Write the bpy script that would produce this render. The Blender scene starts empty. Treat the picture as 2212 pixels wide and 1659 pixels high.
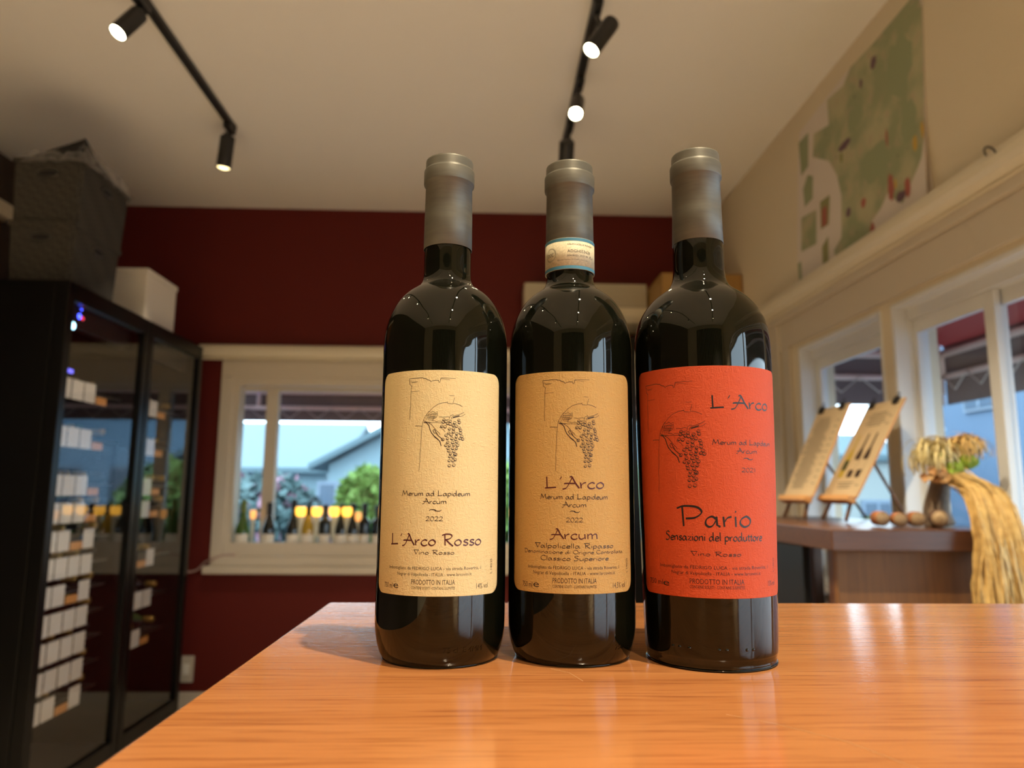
import bpy, bmesh, math, random
from mathutils import Vector, Matrix, noise
random.seed(7)
PI = math.pi
T = 1.18                     # height of the table top above the floor; z values below are given from the table top
sc = bpy.context.scene
COL = sc.collection

# ------------------------------------------------------------------ camera, world, exposure
cam_d = bpy.data.cameras.new('camera'); cam = bpy.data.objects.new('camera', cam_d); COL.objects.link(cam)
cam_d.sensor_width = 36; cam_d.lens = 25.592; cam_d.clip_start = 0.02; cam_d.clip_end = 200
fw = Vector((0.03343589, 0.98856858, 0.14701771)); rt = Vector((0.99936965, -0.03482576, 0.00688924)); up = Vector((-0.01193049, -0.14669469, 0.98910987))
M = Matrix.Identity(4)
for i in range(3):
    M[i][0] = rt[i]; M[i][1] = up[i]; M[i][2] = -fw[i]
M[2][3] = 0.09336678 + T
cam.matrix_world = M
cam_d.dof.use_dof = True; cam_d.dof.focus_distance = 0.415; cam_d.dof.aperture_fstop = 8.5
sc.camera = cam
sc.view_settings.view_transform = 'Standard'; sc.view_settings.look = 'None'
sc.view_settings.gamma = 1.0; sc.view_settings.use_curve_mapping = False
sc.view_settings.exposure = 0.0
w = bpy.data.worlds.new('overcast_sky'); sc.world = w; w.use_nodes = True
bg = w.node_tree.nodes['Background']
bg.inputs[0].default_value = (0.66, 0.86, 1.0, 1); bg.inputs[1].default_value = 6.5
try:
    sc.cycles.use_denoising = True
    sc.cycles.max_bounces = 10; sc.cycles.diffuse_bounces = 6; sc.cycles.glossy_bounces = 5
    sc.cycles.transparent_max_bounces = 16; sc.cycles.sample_clamp_indirect = 6
    sc.cycles.caustics_reflective = False; sc.cycles.caustics_refractive = False
except Exception: pass
LAMP = (1.0, 0.81, 0.55)     # colour of the track lamps
KEY_W, ROOM_W = 122.0, 960.0

# ------------------------------------------------------------------ materials
def mat(name, col=(.5, .5, .5), rough=.5, metal=0, spec=.5, emit=None, estr=1, coat=0):
    m = bpy.data.materials.new(name); m.use_nodes = True
    b = m.node_tree.nodes['Principled BSDF']
    b.inputs['Base Color'].default_value = (*col, 1); b.inputs['Roughness'].default_value = rough
    b.inputs['Metallic'].default_value = metal; b.inputs['Specular IOR Level'].default_value = spec
    b.inputs['Coat Weight'].default_value = coat; b.inputs['Coat Roughness'].default_value = .05
    if emit:
        b.inputs['Emission Color'].default_value = (*emit, 1); b.inputs['Emission Strength'].default_value = estr
    return m
def nodes(m): return m.node_tree.nodes, m.node_tree.links, m.node_tree.nodes['Principled BSDF']
def noisy(m, scale, c1, c2, sx=1, sy=1, sz=1, detail=6, bump=0, bdist=.001, lo=.3, hi=.7, rough2=None):
    """colour varied between c1 and c2 by stretched noise, with optional relief"""
    N, L, b = nodes(m)
    tc = N.new('ShaderNodeTexCoord'); mp = N.new('ShaderNodeMapping'); mp.inputs['Scale'].default_value = (sx, sy, sz)
    L.new(tc.outputs['Object'], mp.inputs['Vector'])
    n = N.new('ShaderNodeTexNoise'); n.inputs['Scale'].default_value = scale; n.inputs['Detail'].default_value = detail
    L.new(mp.outputs[0], n.inputs['Vector'])
    r = N.new('ShaderNodeValToRGB'); r.color_ramp.elements[0].position = lo; r.color_ramp.elements[1].position = hi
    r.color_ramp.elements[0].color = (*c1, 1); r.color_ramp.elements[1].color = (*c2, 1)
    L.new(n.outputs['Fac'], r.inputs[0]); L.new(r.outputs[0], b.inputs['Base Color'])
    if bump:
        bp = N.new('ShaderNodeBump'); bp.inputs['Strength'].default_value = bump; bp.inputs['Distance'].default_value = bdist
        L.new(n.outputs['Fac'], bp.inputs['Height']); L.new(bp.outputs[0], b.inputs['Normal'])
    return m
def bump(m, scale, strength, dist, sx=1, sy=1, sz=1, kind='noise', detail=4):
    N, L, b = nodes(m)
    tc = N.new('ShaderNodeTexCoord'); mp = N.new('ShaderNodeMapping'); mp.inputs['Scale'].default_value = (sx, sy, sz)
    L.new(tc.outputs['Object'], mp.inputs['Vector'])
    if kind == 'noise':
        n = N.new('ShaderNodeTexNoise'); n.inputs['Detail'].default_value = detail; out = n.outputs['Fac']
    else:
        n = N.new('ShaderNodeTexVoronoi'); out = n.outputs['Distance']
    n.inputs['Scale'].default_value = scale
    L.new(mp.outputs[0], n.inputs['Vector'])
    bp = N.new('ShaderNodeBump'); bp.inputs['Strength'].default_value = strength; bp.inputs['Distance'].default_value = dist
    L.new(out, bp.inputs['Height']); L.new(bp.outputs[0], b.inputs['Normal'])
    return m

def wood(name, c1, c2, c3, rough, fine=420, along='x', gbump=.12, coat=0):
    m = mat(name, c1, rough, coat=coat); N, L, b = nodes(m)
    tc = N.new('ShaderNodeTexCoord')
    def nz(s, sc_, det, dist=0):
        mp = N.new('ShaderNodeMapping')
        mp.inputs['Scale'].default_value = s if along == 'x' else (s[1], s[2], s[0])
        L.new(tc.outputs['Object'], mp.inputs['Vector'])
        n = N.new('ShaderNodeTexNoise'); n.inputs['Scale'].default_value = sc_; n.inputs['Detail'].default_value = det; n.inputs['Distortion'].default_value = dist
        L.new(mp.outputs[0], n.inputs['Vector']); return n
    broad = nz((.7, 26, 26), 2.2, 6, .6); fineN = nz((.045, 1, 1), fine, 3); speck = nz((.22, 1, 1), fine * 2.3, 2)
    r1 = N.new('ShaderNodeValToRGB'); e = r1.color_ramp.elements
    e[0].position = .32; e[0].color = (*c1, 1); e[1].position = .68; e[1].color = (*c2, 1)
    L.new(broad.outputs['Fac'], r1.inputs[0])
    mx = N.new('ShaderNodeMixRGB'); mx.blend_type = 'MIX'; mx.inputs[2].default_value = (*c3, 1)
    r2 = N.new('ShaderNodeValToRGB'); e = r2.color_ramp.elements
    e[0].position = .50; e[0].color = (0, 0, 0, 1); e[1].position = .72; e[1].color = (.75, .75, .75, 1)
    L.new(fineN.outputs['Fac'], r2.inputs[0]); L.new(r2.outputs[0], mx.inputs[0]); L.new(r1.outputs[0], mx.inputs[1])
    L.new(mx.outputs[0], b.inputs['Base Color'])
    ad = N.new('ShaderNodeMath'); ad.operation = 'ADD'; L.new(fineN.outputs['Fac'], ad.inputs[0]); L.new(speck.outputs['Fac'], ad.inputs[1])
    bp = N.new('ShaderNodeBump'); bp.inputs['Strength'].default_value = gbump; bp.inputs['Distance'].default_value = .0003
    L.new(ad.outputs[0], bp.inputs['Height']); L.new(bp.outputs[0], b.inputs['Normal'])
    return m

def glass_pane(name, ior=1.5, tint=(1, 1, 1), rough=0.0):
    m = bpy.data.materials.new(name); m.use_nodes = True
    N = m.node_tree.nodes; L = m.node_tree.links; N.clear()
    o = N.new('ShaderNodeOutputMaterial'); mx = N.new('ShaderNodeMixShader'); fr = N.new('ShaderNodeFresnel'); fr.inputs[0].default_value = ior
    t = N.new('ShaderNodeBsdfTransparent'); t.inputs[0].default_value = (*tint, 1)
    g = N.new('ShaderNodeBsdfGlossy'); g.inputs['Roughness'].default_value = rough
    geo = N.new('ShaderNodeNewGeometry'); ml = N.new('ShaderNodeMath'); ml.operation = 'SUBTRACT'; ml.inputs[0].default_value = 1
    L.new(geo.outputs['Backfacing'], ml.inputs[1])
    m2 = N.new('ShaderNodeMath'); m2.operation = 'MULTIPLY'
    L.new(fr.outputs[0], m2.inputs[0]); L.new(ml.outputs[0], m2.inputs[1])   # reflect at outer faces only
    L.new(m2.outputs[0], mx.inputs[0]); L.new(t.outputs[0], mx.inputs[1]); L.new(g.outputs[0], mx.inputs[2]); L.new(mx.outputs[0], o.inputs[0])
    return m

MT = {}
MT['ceiling'] = bump(mat('ceiling_paint', (.86, .85, .83), .85), 220, .08, .001)
MT['red_wall'] = bump(mat('oxblood_wall_paint', (.115, .013, .010), .6, spec=.2), 260, .15, .001)
MT['cream_wall'] = bump(mat('cream_wall_paint', (.74, .66, .50), .8), 240, .12, .001)
MT['dark_wall'] = mat('brown_wall_paint', (.05, .035, .028), .7)  # red wall paint darkened to brown, its shade put into the colour
MT['floor'] = wood('floor_boards', (.58, .50, .40), (.66, .57, .46), (.46, .38, .29), .35, 60)
MT['trim'] = mat('cream_window_trim', (.62, .56, .46), .45)
MT['alu'] = mat('white_aluminium_sash', (.75, .77, .78), .35)
MT['blind'] = mat('cream_blind_cassette', (.76, .70, .55), .35)
MT['glass'] = glass_pane('window_glass', 1.45)
MT['fridge_glass'] = glass_pane('cabinet_door_glass', 2.0, (.95, .95, .96))
MT['table'] = wood('orange_brown_laminate', (.50, .195, .062), (.60, .255, .090), (.31, .105, .034), .125, 430, 'x', .16)
MT['dark_wood'] = wood('dark_walnut_top', (.085, .034, .018), (.115, .048, .024), (.06, .026, .014), .32, 300, 'x', .1)
MT['panel_wood'] = wood('brown_cabinet_panel', (.15, .060, .013), (.20, .082, .018), (.11, .042, .008), .6, 120, 'z', .1)
MT['black'] = mat('black_cabinet_metal', (.003, .003, .003), .3, spec=.22)
MT['black_plastic'] = mat('black_plastic', (.010, .010, .010), .4)
MT['lamp_black'] = mat('matt_black_lamp_metal', (.012, .012, .013), .45)
MT['tag'] = mat('white_price_tag', (.85, .82, .74), .6)
MT['tag_text'] = mat('grey_tag_print', (.25, .23, .20), .7)
MT['tag_orange'] = mat('orange_tag_strip', (.75, .35, .10), .6)
MT['wire'] = mat('dark_steel_wire', (.12, .11, .10), .35, .8)
MT['bottle'] = mat('dark_wine_bottle_glass', (.0035, .0042, .0022), .025, spec=.55)
MT['bottle_neck'] = mat('olive_black_neck_glass', (.006, .0075, .0025), .03, spec=.55)
MT['green_glass'] = mat('green_bottle_glass', (.05, .12, .025), .06, spec=.6)
MT['dark_glass'] = mat('smoked_bottle_glass', (.012, .016, .018), .06, spec=.6)
MT['amber_glass'] = mat('yellow_bottle_glass', (.45, .30, .03), .1, spec=.6)
MT['capsule'] = noisy(mat('pewter_capsule', (.15, .142, .125), .45, .25), 60, (.130, .128, .104), (.160, .157, .128), 1, 1, 6, bump=.15, bdist=.0002)
MT['foil_dark'] = mat('dark_foil', (.02, .018, .018), .35, .4)
MT['foil_gold'] = mat('gold_foil', (.60, .38, .10), .35, .8)
MT['strip_paper'] = noisy(mat('neck_strip_paper', (.75, .68, .48), .55), 900, (.62, .55, .36), (.80, .73, .52))
MT['strip_blue'] = mat('blue_strip_border', (.08, .27, .40), .5)
def label_mat(name, c, rough=.62):
    m = mat(name, c, rough, spec=.35)
    N, L, b = nodes(m)
    tc = N.new('ShaderNodeTexCoord')
    def nz(scale, s):
        mp = N.new('ShaderNodeMapping'); mp.inputs['Scale'].default_value = s; L.new(tc.outputs['Object'], mp.inputs['Vector'])
        n = N.new('ShaderNodeTexNoise'); n.inputs['Scale'].default_value = scale; n.inputs['Detail'].default_value = 3; n.inputs['Distortion'].default_value = .8
        L.new(mp.outputs[0], n.inputs['Vector']); return n
    a = nz(620, (.7, .7, 1.5)); d = nz(620, (1.6, 1.6, .5))
    mn = N.new('ShaderNodeMath'); mn.operation = 'MAXIMUM'; L.new(a.outputs['Fac'], mn.inputs[0]); L.new(d.outputs['Fac'], mn.inputs[1])
    bp = N.new('ShaderNodeBump'); bp.inputs['Strength'].default_value = .7; bp.inputs['Distance'].default_value = .0006
    L.new(mn.outputs[0], bp.inputs['Height']); L.new(bp.outputs[0], b.inputs['Normal'])
    return m
MT['label_cream'] = label_mat('cream_textured_label', (.80, .67, .36))
MT['label_tan'] = label_mat('tan_textured_label', (.56, .36, .125))
MT['label_red'] = label_mat('orange_red_textured_label', (.60, .086, .026))
MT['ink_brown'] = mat('brown_black_ink', (.035, .018, .012), .5)
MT['ink_maroon'] = mat('maroon_ink', (.075, .006, .010), .45)
MT['ink_black'] = mat('black_ink', (.012, .010, .012), .45)
MT['ink_grey'] = mat('grey_ink', (.035, .03, .028), .6)
MT['lens'] = mat('lit_lamp_lens', (1, .9, .6), .3, emit=(1.0, .88, .50), estr=55)
MT['lens_dim'] = mat('lit_lamp_lens_oblique', (1, .9, .6), .3, emit=(1.0, .80, .38), estr=5)

# ------------------------------------------------------------------ mesh helpers
class MB:
    def __init__(s): s.bm = bmesh.new()
    def box(s, x0, x1, y0, y1, z0, z1, bev=0, mtx=None):
        vs = [s.bm.verts.new((x, y, z)) for x in (x0, x1) for y in (y0, y1) for z in (z0, z1)]
        F = [(0, 1, 3, 2), (4, 6, 7, 5), (0, 4, 5, 1), (2, 3, 7, 6), (0, 2, 6, 4), (1, 5, 7, 3)]
        fs = [s.bm.faces.new([vs[i] for i in f]) for f in F]
        if bev:
            es = list({e for f in fs for e in f.edges})
            r = bmesh.ops.bevel(s.bm, geom=es, offset=bev, segments=2, affect='EDGES', profile=.6)
            vs = list({v for v in r['verts']} | {v for f in fs if f.is_valid for v in f.verts})
        if mtx is not None:
            for v in vs: v.co = mtx @ v.co
        return s
    def lathe(s, prof, n=48, c=(0, 0, 0), mtx=None, closed=False):
        rings = []
        for r, z in prof:
            if r < 1e-6: rings.append([s.bm.verts.new((0, 0, z))])
            else: rings.append([s.bm.verts.new((r * math.cos(2 * PI * i / n), r * math.sin(2 * PI * i / n), z)) for i in range(n)])
        for a, b in zip(rings, rings[1:]):
            for i in range(n):
                j = (i + 1) % n
                if len(a) == 1 and len(b) == 1: continue
                if len(a) == 1: f = (a[0], b[j], b[i])
                elif len(b) == 1: f = (a[i], a[j], b[0])
                else: f = (a[i], a[j], b[j], b[i])
                try: s.bm.faces.new(f).smooth = True
                except ValueError: pass
        for ring in rings:
            for v in ring:
                v.co = v.co + Vector(c)
                if mtx is not None: v.co = mtx @ v.co
        return s
    def tube(s, pts, r, n=8, caps=True):
        pts = [Vector(p) for p in pts]; prev = None; rings = []
        for i, p in enumerate(pts):
            d = (pts[min(i + 1, len(pts) - 1)] - pts[max(i - 1, 0)]).normalized()
            a = d.cross(Vector((0, 0, 1)))
            if a.length < .1: a = d.cross(Vector((1, 0, 0)))
            a.normalize()
            if prev is not None:
                a = (prev - d * prev.dot(d)); a.normalize()
            prev = a; b = d.cross(a)
            rr = r[i] if isinstance(r, (list, tuple)) else r
            rings.append([s.bm.verts.new(p + (a * math.cos(2 * PI * k / n) + b * math.sin(2 * PI * k / n)) * rr) for k in range(n)])
        for A, B in zip(rings, rings[1:]):
            for k in range(n): s.bm.faces.new((A[k], A[(k + 1) % n], B[(k + 1) % n], B[k])).smooth = True
        if caps:
            s.bm.faces.new(rings[0][::-1]); s.bm.faces.new(rings[-1])
        return s
    def poly(s, pts, h=None):
        """flat polygon; with h (a vector) a solid prism"""
        a = [s.bm.verts.new(p) for p in pts]
        s.bm.faces.new(a)
        if h is not None:
            b = [s.bm.verts.new(Vector(p) + Vector(h)) for p in pts]
            s.bm.faces.new(b[::-1])
            for i in range(len(a)):
                j = (i + 1) % len(a); s.bm.faces.new((a[j], a[i], b[i], b[j]))
        return s
    def ribbon(s, pts, wv):
        """strip through pts, wv = half-width vector or list of them"""
        L = []; R = []
        for i, p in enumerate(pts):
            h = wv[i] if isinstance(wv, list) else wv
            L.append(s.bm.verts.new(Vector(p) - h)); R.append(s.bm.verts.new(Vector(p) + h))
        for i in range(len(pts) - 1): s.bm.faces.new((L[i], R[i], R[i + 1], L[i + 1])).smooth = True
        return s
    def build(s, name, m, parent=None, loc=None, fixn=True):
        if fixn: bmesh.ops.recalc_face_normals(s.bm, faces=s.bm.faces)
        me = bpy.data.meshes.new(name); s.bm.to_mesh(me); s.bm.free()
        me.materials.append(MT[m] if isinstance(m, str) else m)
        o = bpy.data.objects.new(name, me); COL.objects.link(o)
        if parent is not None: o.parent = parent
        if loc is not None: o.location = loc
        return o
def tag(o, label=None, cat=None, group=None, kind=None):
    if label: o['label'] = label
    if cat: o['category'] = cat
    if group: o['group'] = group
    if kind: o['kind'] = kind
    return o
def empty(name, loc=(0, 0, 0), rz=0, **k):
    o = bpy.data.objects.new(name, None); COL.objects.link(o); o.location = loc; o.rotation_euler.z = rz; o.empty_display_size = .05
    return tag(o, **k) if k else o
def kids(o): return [c for c in bpy.data.objects if c.parent == o]
def copy_tree(o, parent=None):
    c = o.copy(); COL.objects.link(c); c.parent = parent
    for k in kids(o): copy_tree(k, c)
    return c
def B(*a, **k): return MB().box(*a, **k)
def smooth_pts(p, n=8, closed=False):
    """Catmull-Rom through the points"""
    p = [Vector(q) for q in p]; out = []
    for i in range(len(p) - 1):
        p0 = p[i - 1] if i else (p[-2] if closed else p[0] * 2 - p[1]); p1, p2 = p[i], p[i + 1]
        p3 = p[i + 2] if i + 2 < len(p) else (p[1] if closed else p2 * 2 - p1)
        for k in range(n):
            t = k / n
            out.append(.5 * ((2 * p1) + (p2 - p0) * t + (2 * p0 - 5 * p1 + 4 * p2 - p3) * t * t + (3 * p1 - p0 - 3 * p2 + p3) * t ** 3))
    out.append(p[-1]); return out

# ------------------------------------------------------------------ room shell (all z from floor = table-top z + T)
XL, XR, YB, YF, H = -2.69, 1.476, 4.60, -3.2, 1.92 + T
B(XL - .15, XR + .15, YF - .15, YB + .15, -.1, 0).build('floor', 'floor')['kind'] = 'structure'
B(XL - .15, XR + .15, YF - .15, YB + .15, H, H + .1).build('ceiling', 'ceiling')['kind'] = 'structure'
def wall_with_holes(name, m, axis, pos, thick, a0, a1, z0, z1, holes):
    """axis 'y': wall plane facing along y, a = x. holes: (a0,a1,z0,z1)"""
    mb = MB()
    def bx(p0, p1, q0, q1):
        if p1 - p0 < 1e-4 or q1 - q0 < 1e-4: return
        if axis == 'y': mb.box(p0, p1, min(pos, pos + thick), max(pos, pos + thick), q0, q1)
        else: mb.box(min(pos, pos + thick), max(pos, pos + thick), p0, p1, q0, q1)
    cur = a0
    for h in sorted(holes):
        bx(cur, h[0], z0, z1); bx(h[0], h[1], z0, h[2]); bx(h[0], h[1], h[3], z1); cur = h[1]
    bx(cur, a1, z0, z1)
    o = mb.build(name, m); o['kind'] = 'structure'; return o
BW = (-1.60, .30, -.36 + T, .80 + T)           # hole in the back wall
wall_with_holes('wall_back', 'red_wall', 'y', YB, .16, XL - .15, XR + .15, 0, H, [BW])
RW = [(2.62, 3.34, -.32 + T, .775 + T), (1.02, 2.545, -.32 + T, .775 + T), (-1.95, .92, -.32 + T, .775 + T)]
wall_with_holes('wall_right', 'cream_wall', 'x', XR, .16, YF - .15, YB, 0, H, RW)
B(XL - .15, XL, YF - .15, YB, 0, H).build('wall_left', 'dark_wall')['kind'] = 'structure'
B(XL - .15, XR + .15, YF - .15, YF, 0, H).build('wall_front', 'cream_wall')['kind'] = 'structure'

# back window: cream casing, lip, panes, mullion
w1 = empty('window_1', (-.65, YB, T), kind='structure')
def wpart(name, m, mb, root):
    o = mb.build(name, m, root); o.matrix_parent_inverse = Matrix.Translation(-Vector(root.location)); return o
mb = MB()
x0, x1, z0, z1 = -1.67, .37, -.405 + T, .905 + T
mb.box(x0, x1, YB - .025, YB + .02, z1 - .105, z1, bev=.004)                      # head
mb.box(x0, x0 + .075, YB - .025, YB + .02, z0 + .03, z1 - .106, bev=.004)
mb.box(x1 - .075, x1, YB - .025, YB + .02, z0 + .03, z1 - .106, bev=.004)
mb.box(x0 + .060, x0 + .115, YB - .012, YB + .10, z0 + .06, z1 - .085, bev=.003)   # inner step
mb.box(x1 - .115, x1 - .060, YB - .012, YB + .10, z0 + .06, z1 - .085, bev=.003)
mb.box(x0 + .065, x1 - .065, YB - .0125, YB + .1005, z1 - .155, z1 - .09, bev=.003)
wpart('frame', 'trim', mb, w1)
mb = MB()
mb.box(x0 - .03, x1 + .03, YB - .06, YB + .02, z0, z0 + .045, bev=.005)
mb.box(x0 + .02, x1 - .02, YB - .035, YB + .02, z0 + .046, z0 + .105, bev=.004)
mb.box(x0 + .076, x1 - .076, YB - .018, YB - .003, z0 + .106, z0 + .185, bev=.003)
wpart('sill', 'trim', mb, w1)
mb = MB()
for xm, wd in ((-1.375, .075), (-.38, .05)): mb.box(xm - wd / 2, xm + wd / 2, YB + .075, YB + .135, -.33 + T, .757 + T, bev=.004)
mb.box(-1.56, .26, YB + .08, YB + .13, .725 + T, .765 + T, bev=.003)
wpart('sash', 'trim', mb, w1)
for a, b_ in ((-1.56, -1.41), (-1.335, -.405), (-.355, .26)):
    wpart('glass_pane', 'glass', B(a, b_, YB + .102, YB + .106, -.33 + T, .73 + T), w1)

# right-hand windows
for k, (a, b_, c_, d_) in enumerate(RW):
    root = empty('window_%d' % (k + 2), (XR, (a + b_) / 2, T), kind='structure')
    mb = MB()                                                                       # white aluminium reveal, one lip and four boards
    for y0, y1 in ((a - .004, a + .012), (b_ - .012, b_ + .004)): mb.box(XR - .006, XR + .055, y0, y1, c_, d_, bev=.002)
    mb.box(XR - .006, XR + .055, a, b_, d_ - .012, d_ + .004, bev=.002)
    wpart('frame', 'alu', mb, root)
    mb = MB()
    mb.box(XR - .06, XR + .05, a - .05, b_ + .05, c_ - .03, c_ + .004, bev=.005); mb.box(XR - .02, XR + .02, a - .03, b_ + .03, c_ - .11, c_ - .031, bev=.004)
    wpart('sill', 'trim', mb, root)
    mb = MB(); X0, X1 = XR + .050, XR + .12
    mb.box(X0, X1, a, b_, d_ - .055, d_ - .002, bev=.003); mb.box(X0, X1, a, b_, c_ + .004, c_ + .04, bev=.003)
    mb.box(X0, X1, a, a + .014, c_ + .04, d_ - .055, bev=.002); mb.box(X0, X1, b_ - .014, b_, c_ + .04, d_ - .055, bev=.002)
    wpart('outer_frame', 'alu', mb, root)
    spans = [(a + .014, b_ - .014, X0 + .02)] if k == 0 else ([(a + .014, 2.165, X0 + .040), (2.105, b_ - .014, X0 + .012)] if k == 1 else [(a + .014, -.52, X0 + .012), (-.58, b_ - .014, X0 + .040)])
    for (p, q, xs) in spans:
        sash = MB(); sw = .030 if k == 0 else .048
        s2 = .034 if k == 0 else (.022 if q > 2.3 else sw)
        sash.box(xs, xs + .022, p, p + sw, c_ + .04, d_ - .055, bev=.002); sash.box(xs, xs + .022, q - s2, q, c_ + .04, d_ - .055, bev=.002)
        sash.box(xs, xs + .022, p + sw, q - s2, d_ - .105, d_ - .055, bev=.002); sash.box(xs, xs + .022, p + sw, q - s2, c_ + .04, c_ + .10, bev=.002)
        so = wpart('sash', 'alu', sash, root)
        g = B(xs + .009, xs + .013, p + sw, q - s2, c_ + .10, d_ - .105).build('glass_pane', 'glass', so)
# casing band under the blind on the right wall, and jamb boards at the far end
mb = MB()
mb.box(XR - .018, XR + .002, -1.0, 3.60, .80 + T, .93 + T, bev=.004); mb.box(XR - .034, XR + .002, -1.0, 3.66, .93 + T, .975 + T, bev=.006)
mb.box(XR - .018, XR + .002, 3.42, 3.50, -.36 + T, .80 + T, bev=.004); mb.box(XR - .030, XR + .002, 3.52, 3.62, -.36 + T, .93 + T, bev=.005)
mb.build('trim_1', 'trim')['kind'] = 'structure'
B(XL, XR, YB - .015, YB, 0, .09, bev=.003).build('baseboard_back', 'trim')['kind'] = 'structure'

# ------------------------------------------------------------------ table (the bar the bottles stand on)
tb = empty('bar_table', (.3, .17, 0), label='orange-brown wood grain bar table carrying the three wine bottles', cat='table')
def tpart(name, m, mb, root=tb):
    o = mb.build(name, m, root); o.matrix_parent_inverse = Matrix.Translation(-Vector(root.location)); return o
tpart('tabletop', 'table', B(-.1315, .80, -.35, .6425, T - .035, T, bev=.0012))
MT['scratch'] = mat('pale_scratch', (.70, .42, .20), .4)
for pts in (((.0355, .407), (.0445, .398), (.0495, .381)), ((.1035, .325), (.12, .312), (.139, .290), (.150, .262))):
    m_ = MB(); m_.ribbon([(x, y, T + .00008) for x, y in pts], Vector((.00011, .00011, 0))); tpart('scratch', 'scratch', m_)
tpart('body_panel', 'panel_wood', B(-.08, .75, -.25, .58, .08, T - .035, bev=.003))
tpart('plinth', 'black_plastic', B(-.05, .72, -.22, .55, 0, .08, bev=.003))

# ------------------------------------------------------------------ pen lettering: stroke alphabet drawn with a broad nib
G = {
'L': (.72, '.10,1 .12,.04;0,.02 .62,.08'), "'": (.32, '.2,1 .1,.76'),
'A': (.82, '~.30,.95 .37,1 .44,.92 .60,.45 .80,0;~.42,.9 .30,.5 .12,.04 -.08,-.08;~.0,.36 .1,.42 .62,.42'),
'r': (.40, '.05,.5 .08,0;~.08,.22 .19,.43 .34,.5'), 'c': (.48, '~.42,.42 .28,.5 .1,.38 .04,.2 .12,.02 .28,-.02 .44,.07'),
'o': (.55, '~.25,.5 .08,.36 .05,.15 .2,0 .4,.1 .45,.32 .35,.47 .25,.5'),
'R': (.74, '.15,1 .18,0;~-.02,.9 .2,1 .5,.98 .6,.8 .45,.6 .2,.52;~.22,.53 .45,.2 .68,-.06'),
's': (.42, '~.38,.44 .25,.5 .1,.42 .15,.3 .3,.22 .35,.1 .22,0 .04,.05'),
'M': (1.02, '~-.04,-.06 .06,.1 .2,1;.2,1 .45,.2;.45,.2 .76,.97;~.76,.97 .8,.5 .94,0'),
'e': (.48, '~.06,.25 .4,.3 .38,.45 .22,.5 .08,.38 .05,.15 .18,0 .42,.06'),
'u': (.56, '~.06,.5 .06,.15 .18,0 .35,.08 .42,.2;.42,.5 .45,0'),
'm': (.76, '.05,.5 .06,0;~.06,.3 .18,.48 .31,.45 .34,0;~.34,.3 .47,.48 .62,.44 .66,0'),
'n': (.52, '.05,.5 .06,0;~.06,.3 .2,.48 .37,.45 .41,0'),
'a': (.60, '~.40,.38 .26,.5 .09,.38 .04,.15 .14,.0 .28,.06 .41,.34;.42,.5 .43,.09 .54,.0'),
'd': (.60, '~.40,.38 .26,.5 .09,.38 .04,.15 .14,.0 .28,.06 .42,.34;.43,1 .44,.08 .53,0'),
'p': (.52, '.06,.5 .05,-.4;~.07,.4 .25,.5 .42,.38 .4,.12 .22,0 .07,.08'),
'i': (.21, '.08,.5 .09,0;.08,.70 .10,.78'), 'l': (.21, '.08,1 .09,0'),
't': (.33, '~.16,.74 .14,.12 .27,0;0,.5 .3,.5'), 'z': (.44, '.03,.47 .36,.48 .05,.02 .4,.02'),
'S': (.60, '~.5,.88 .35,1 .12,.9 .1,.7 .35,.52 .48,.3 .35,.04 .12,-.02 -.02,.08'),
'P': (.92, '.16,1 .2,0;~-.04,.88 .25,1 .68,.95 .84,.7 .62,.44 .28,.38'),
'V': (.64, '.04,.98 .3,0;.3,0 .58,.98;-.04,.98 .64,.98'),
'D': (.72, '.08,1 .08,0;~-.02,.95 .3,1 .62,.75 .6,.3 .35,0 .08,0'),
'O': (.84, '~.4,1 .12,.8 .04,.45 .2,.08 .45,0 .7,.2 .76,.6 .6,.92 .4,1'),
'C': (.72, '~.65,.85 .42,1 .15,.85 .04,.5 .15,.12 .42,-.02 .68,.12'),
'g': (.54, '~.4,.45 .22,.5 .06,.3 .08,.05 .25,.02 .4,.25;~.42,.5 .44,0 .35,-.3 .1,-.3'),
'2': (.56, '~.02,.75 .15,.98 .4,.92 .42,.65 .2,.25 0,.03;0,.03 .5,.03'),
'0': (.56, '~.25,1 .06,.75 .04,.3 .2,0 .4,.1 .48,.5 .4,.88 .25,1'), '1': (.34, '.03,.82 .2,1 .2,0'),
'~': (1.0, '~0,.35 .15,.75 .4,.7 .56,.2;~.44,.8 .6,.3 .85,.25 1,.65'), ' ': (.34, ''), }
def strokes(txt):
    out = []; x = 0
    for ch in txt:
        adv, d = G[ch]
        for st in filter(None, d.split(';')):
            sm = st[0] == '~'; P = [tuple(map(float, q.split(','))) for q in st.lstrip('~').split()]
            cl = sm and P[0] == P[-1]
            P = [(a + x, b_) for a, b_ in P]
            out.append([(v[0], v[1]) for v in smooth_pts([(a, b_, 0) for a, b_ in P], 6, cl)] if sm else P)
        x += adv
    return out, x - .08
def nib(mb, P, wmm, wrap, ang=.9, contrast=.55):
    """P: list of (s,z) in mm on the label; draws a ribbon whose width depends on direction"""
    if len(P) < 2: return
    L = []; R = []
    for i, (s, z) in enumerate(P):
        a = P[max(i - 1, 0)]; b_ = P[min(i + 1, len(P) - 1)]
        dx, dz = b_[0] - a[0], b_[1] - a[1]; l = math.hypot(dx, dz) or 1
        nx, nz = -dz / l, dx / l
        h = wmm / 2 * (1 - contrast + contrast * abs(math.sin(math.atan2(dz, dx) - ang)))
        L.append(mb.bm.verts.new(wrap(s + nx * h, z + nz * h))); R.append(mb.bm.verts.new(wrap(s - nx * h, z - nz * h)))
    for i in range(len(P) - 1): mb.bm.faces.new((L[i], L[i + 1], R[i + 1], R[i]))
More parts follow.
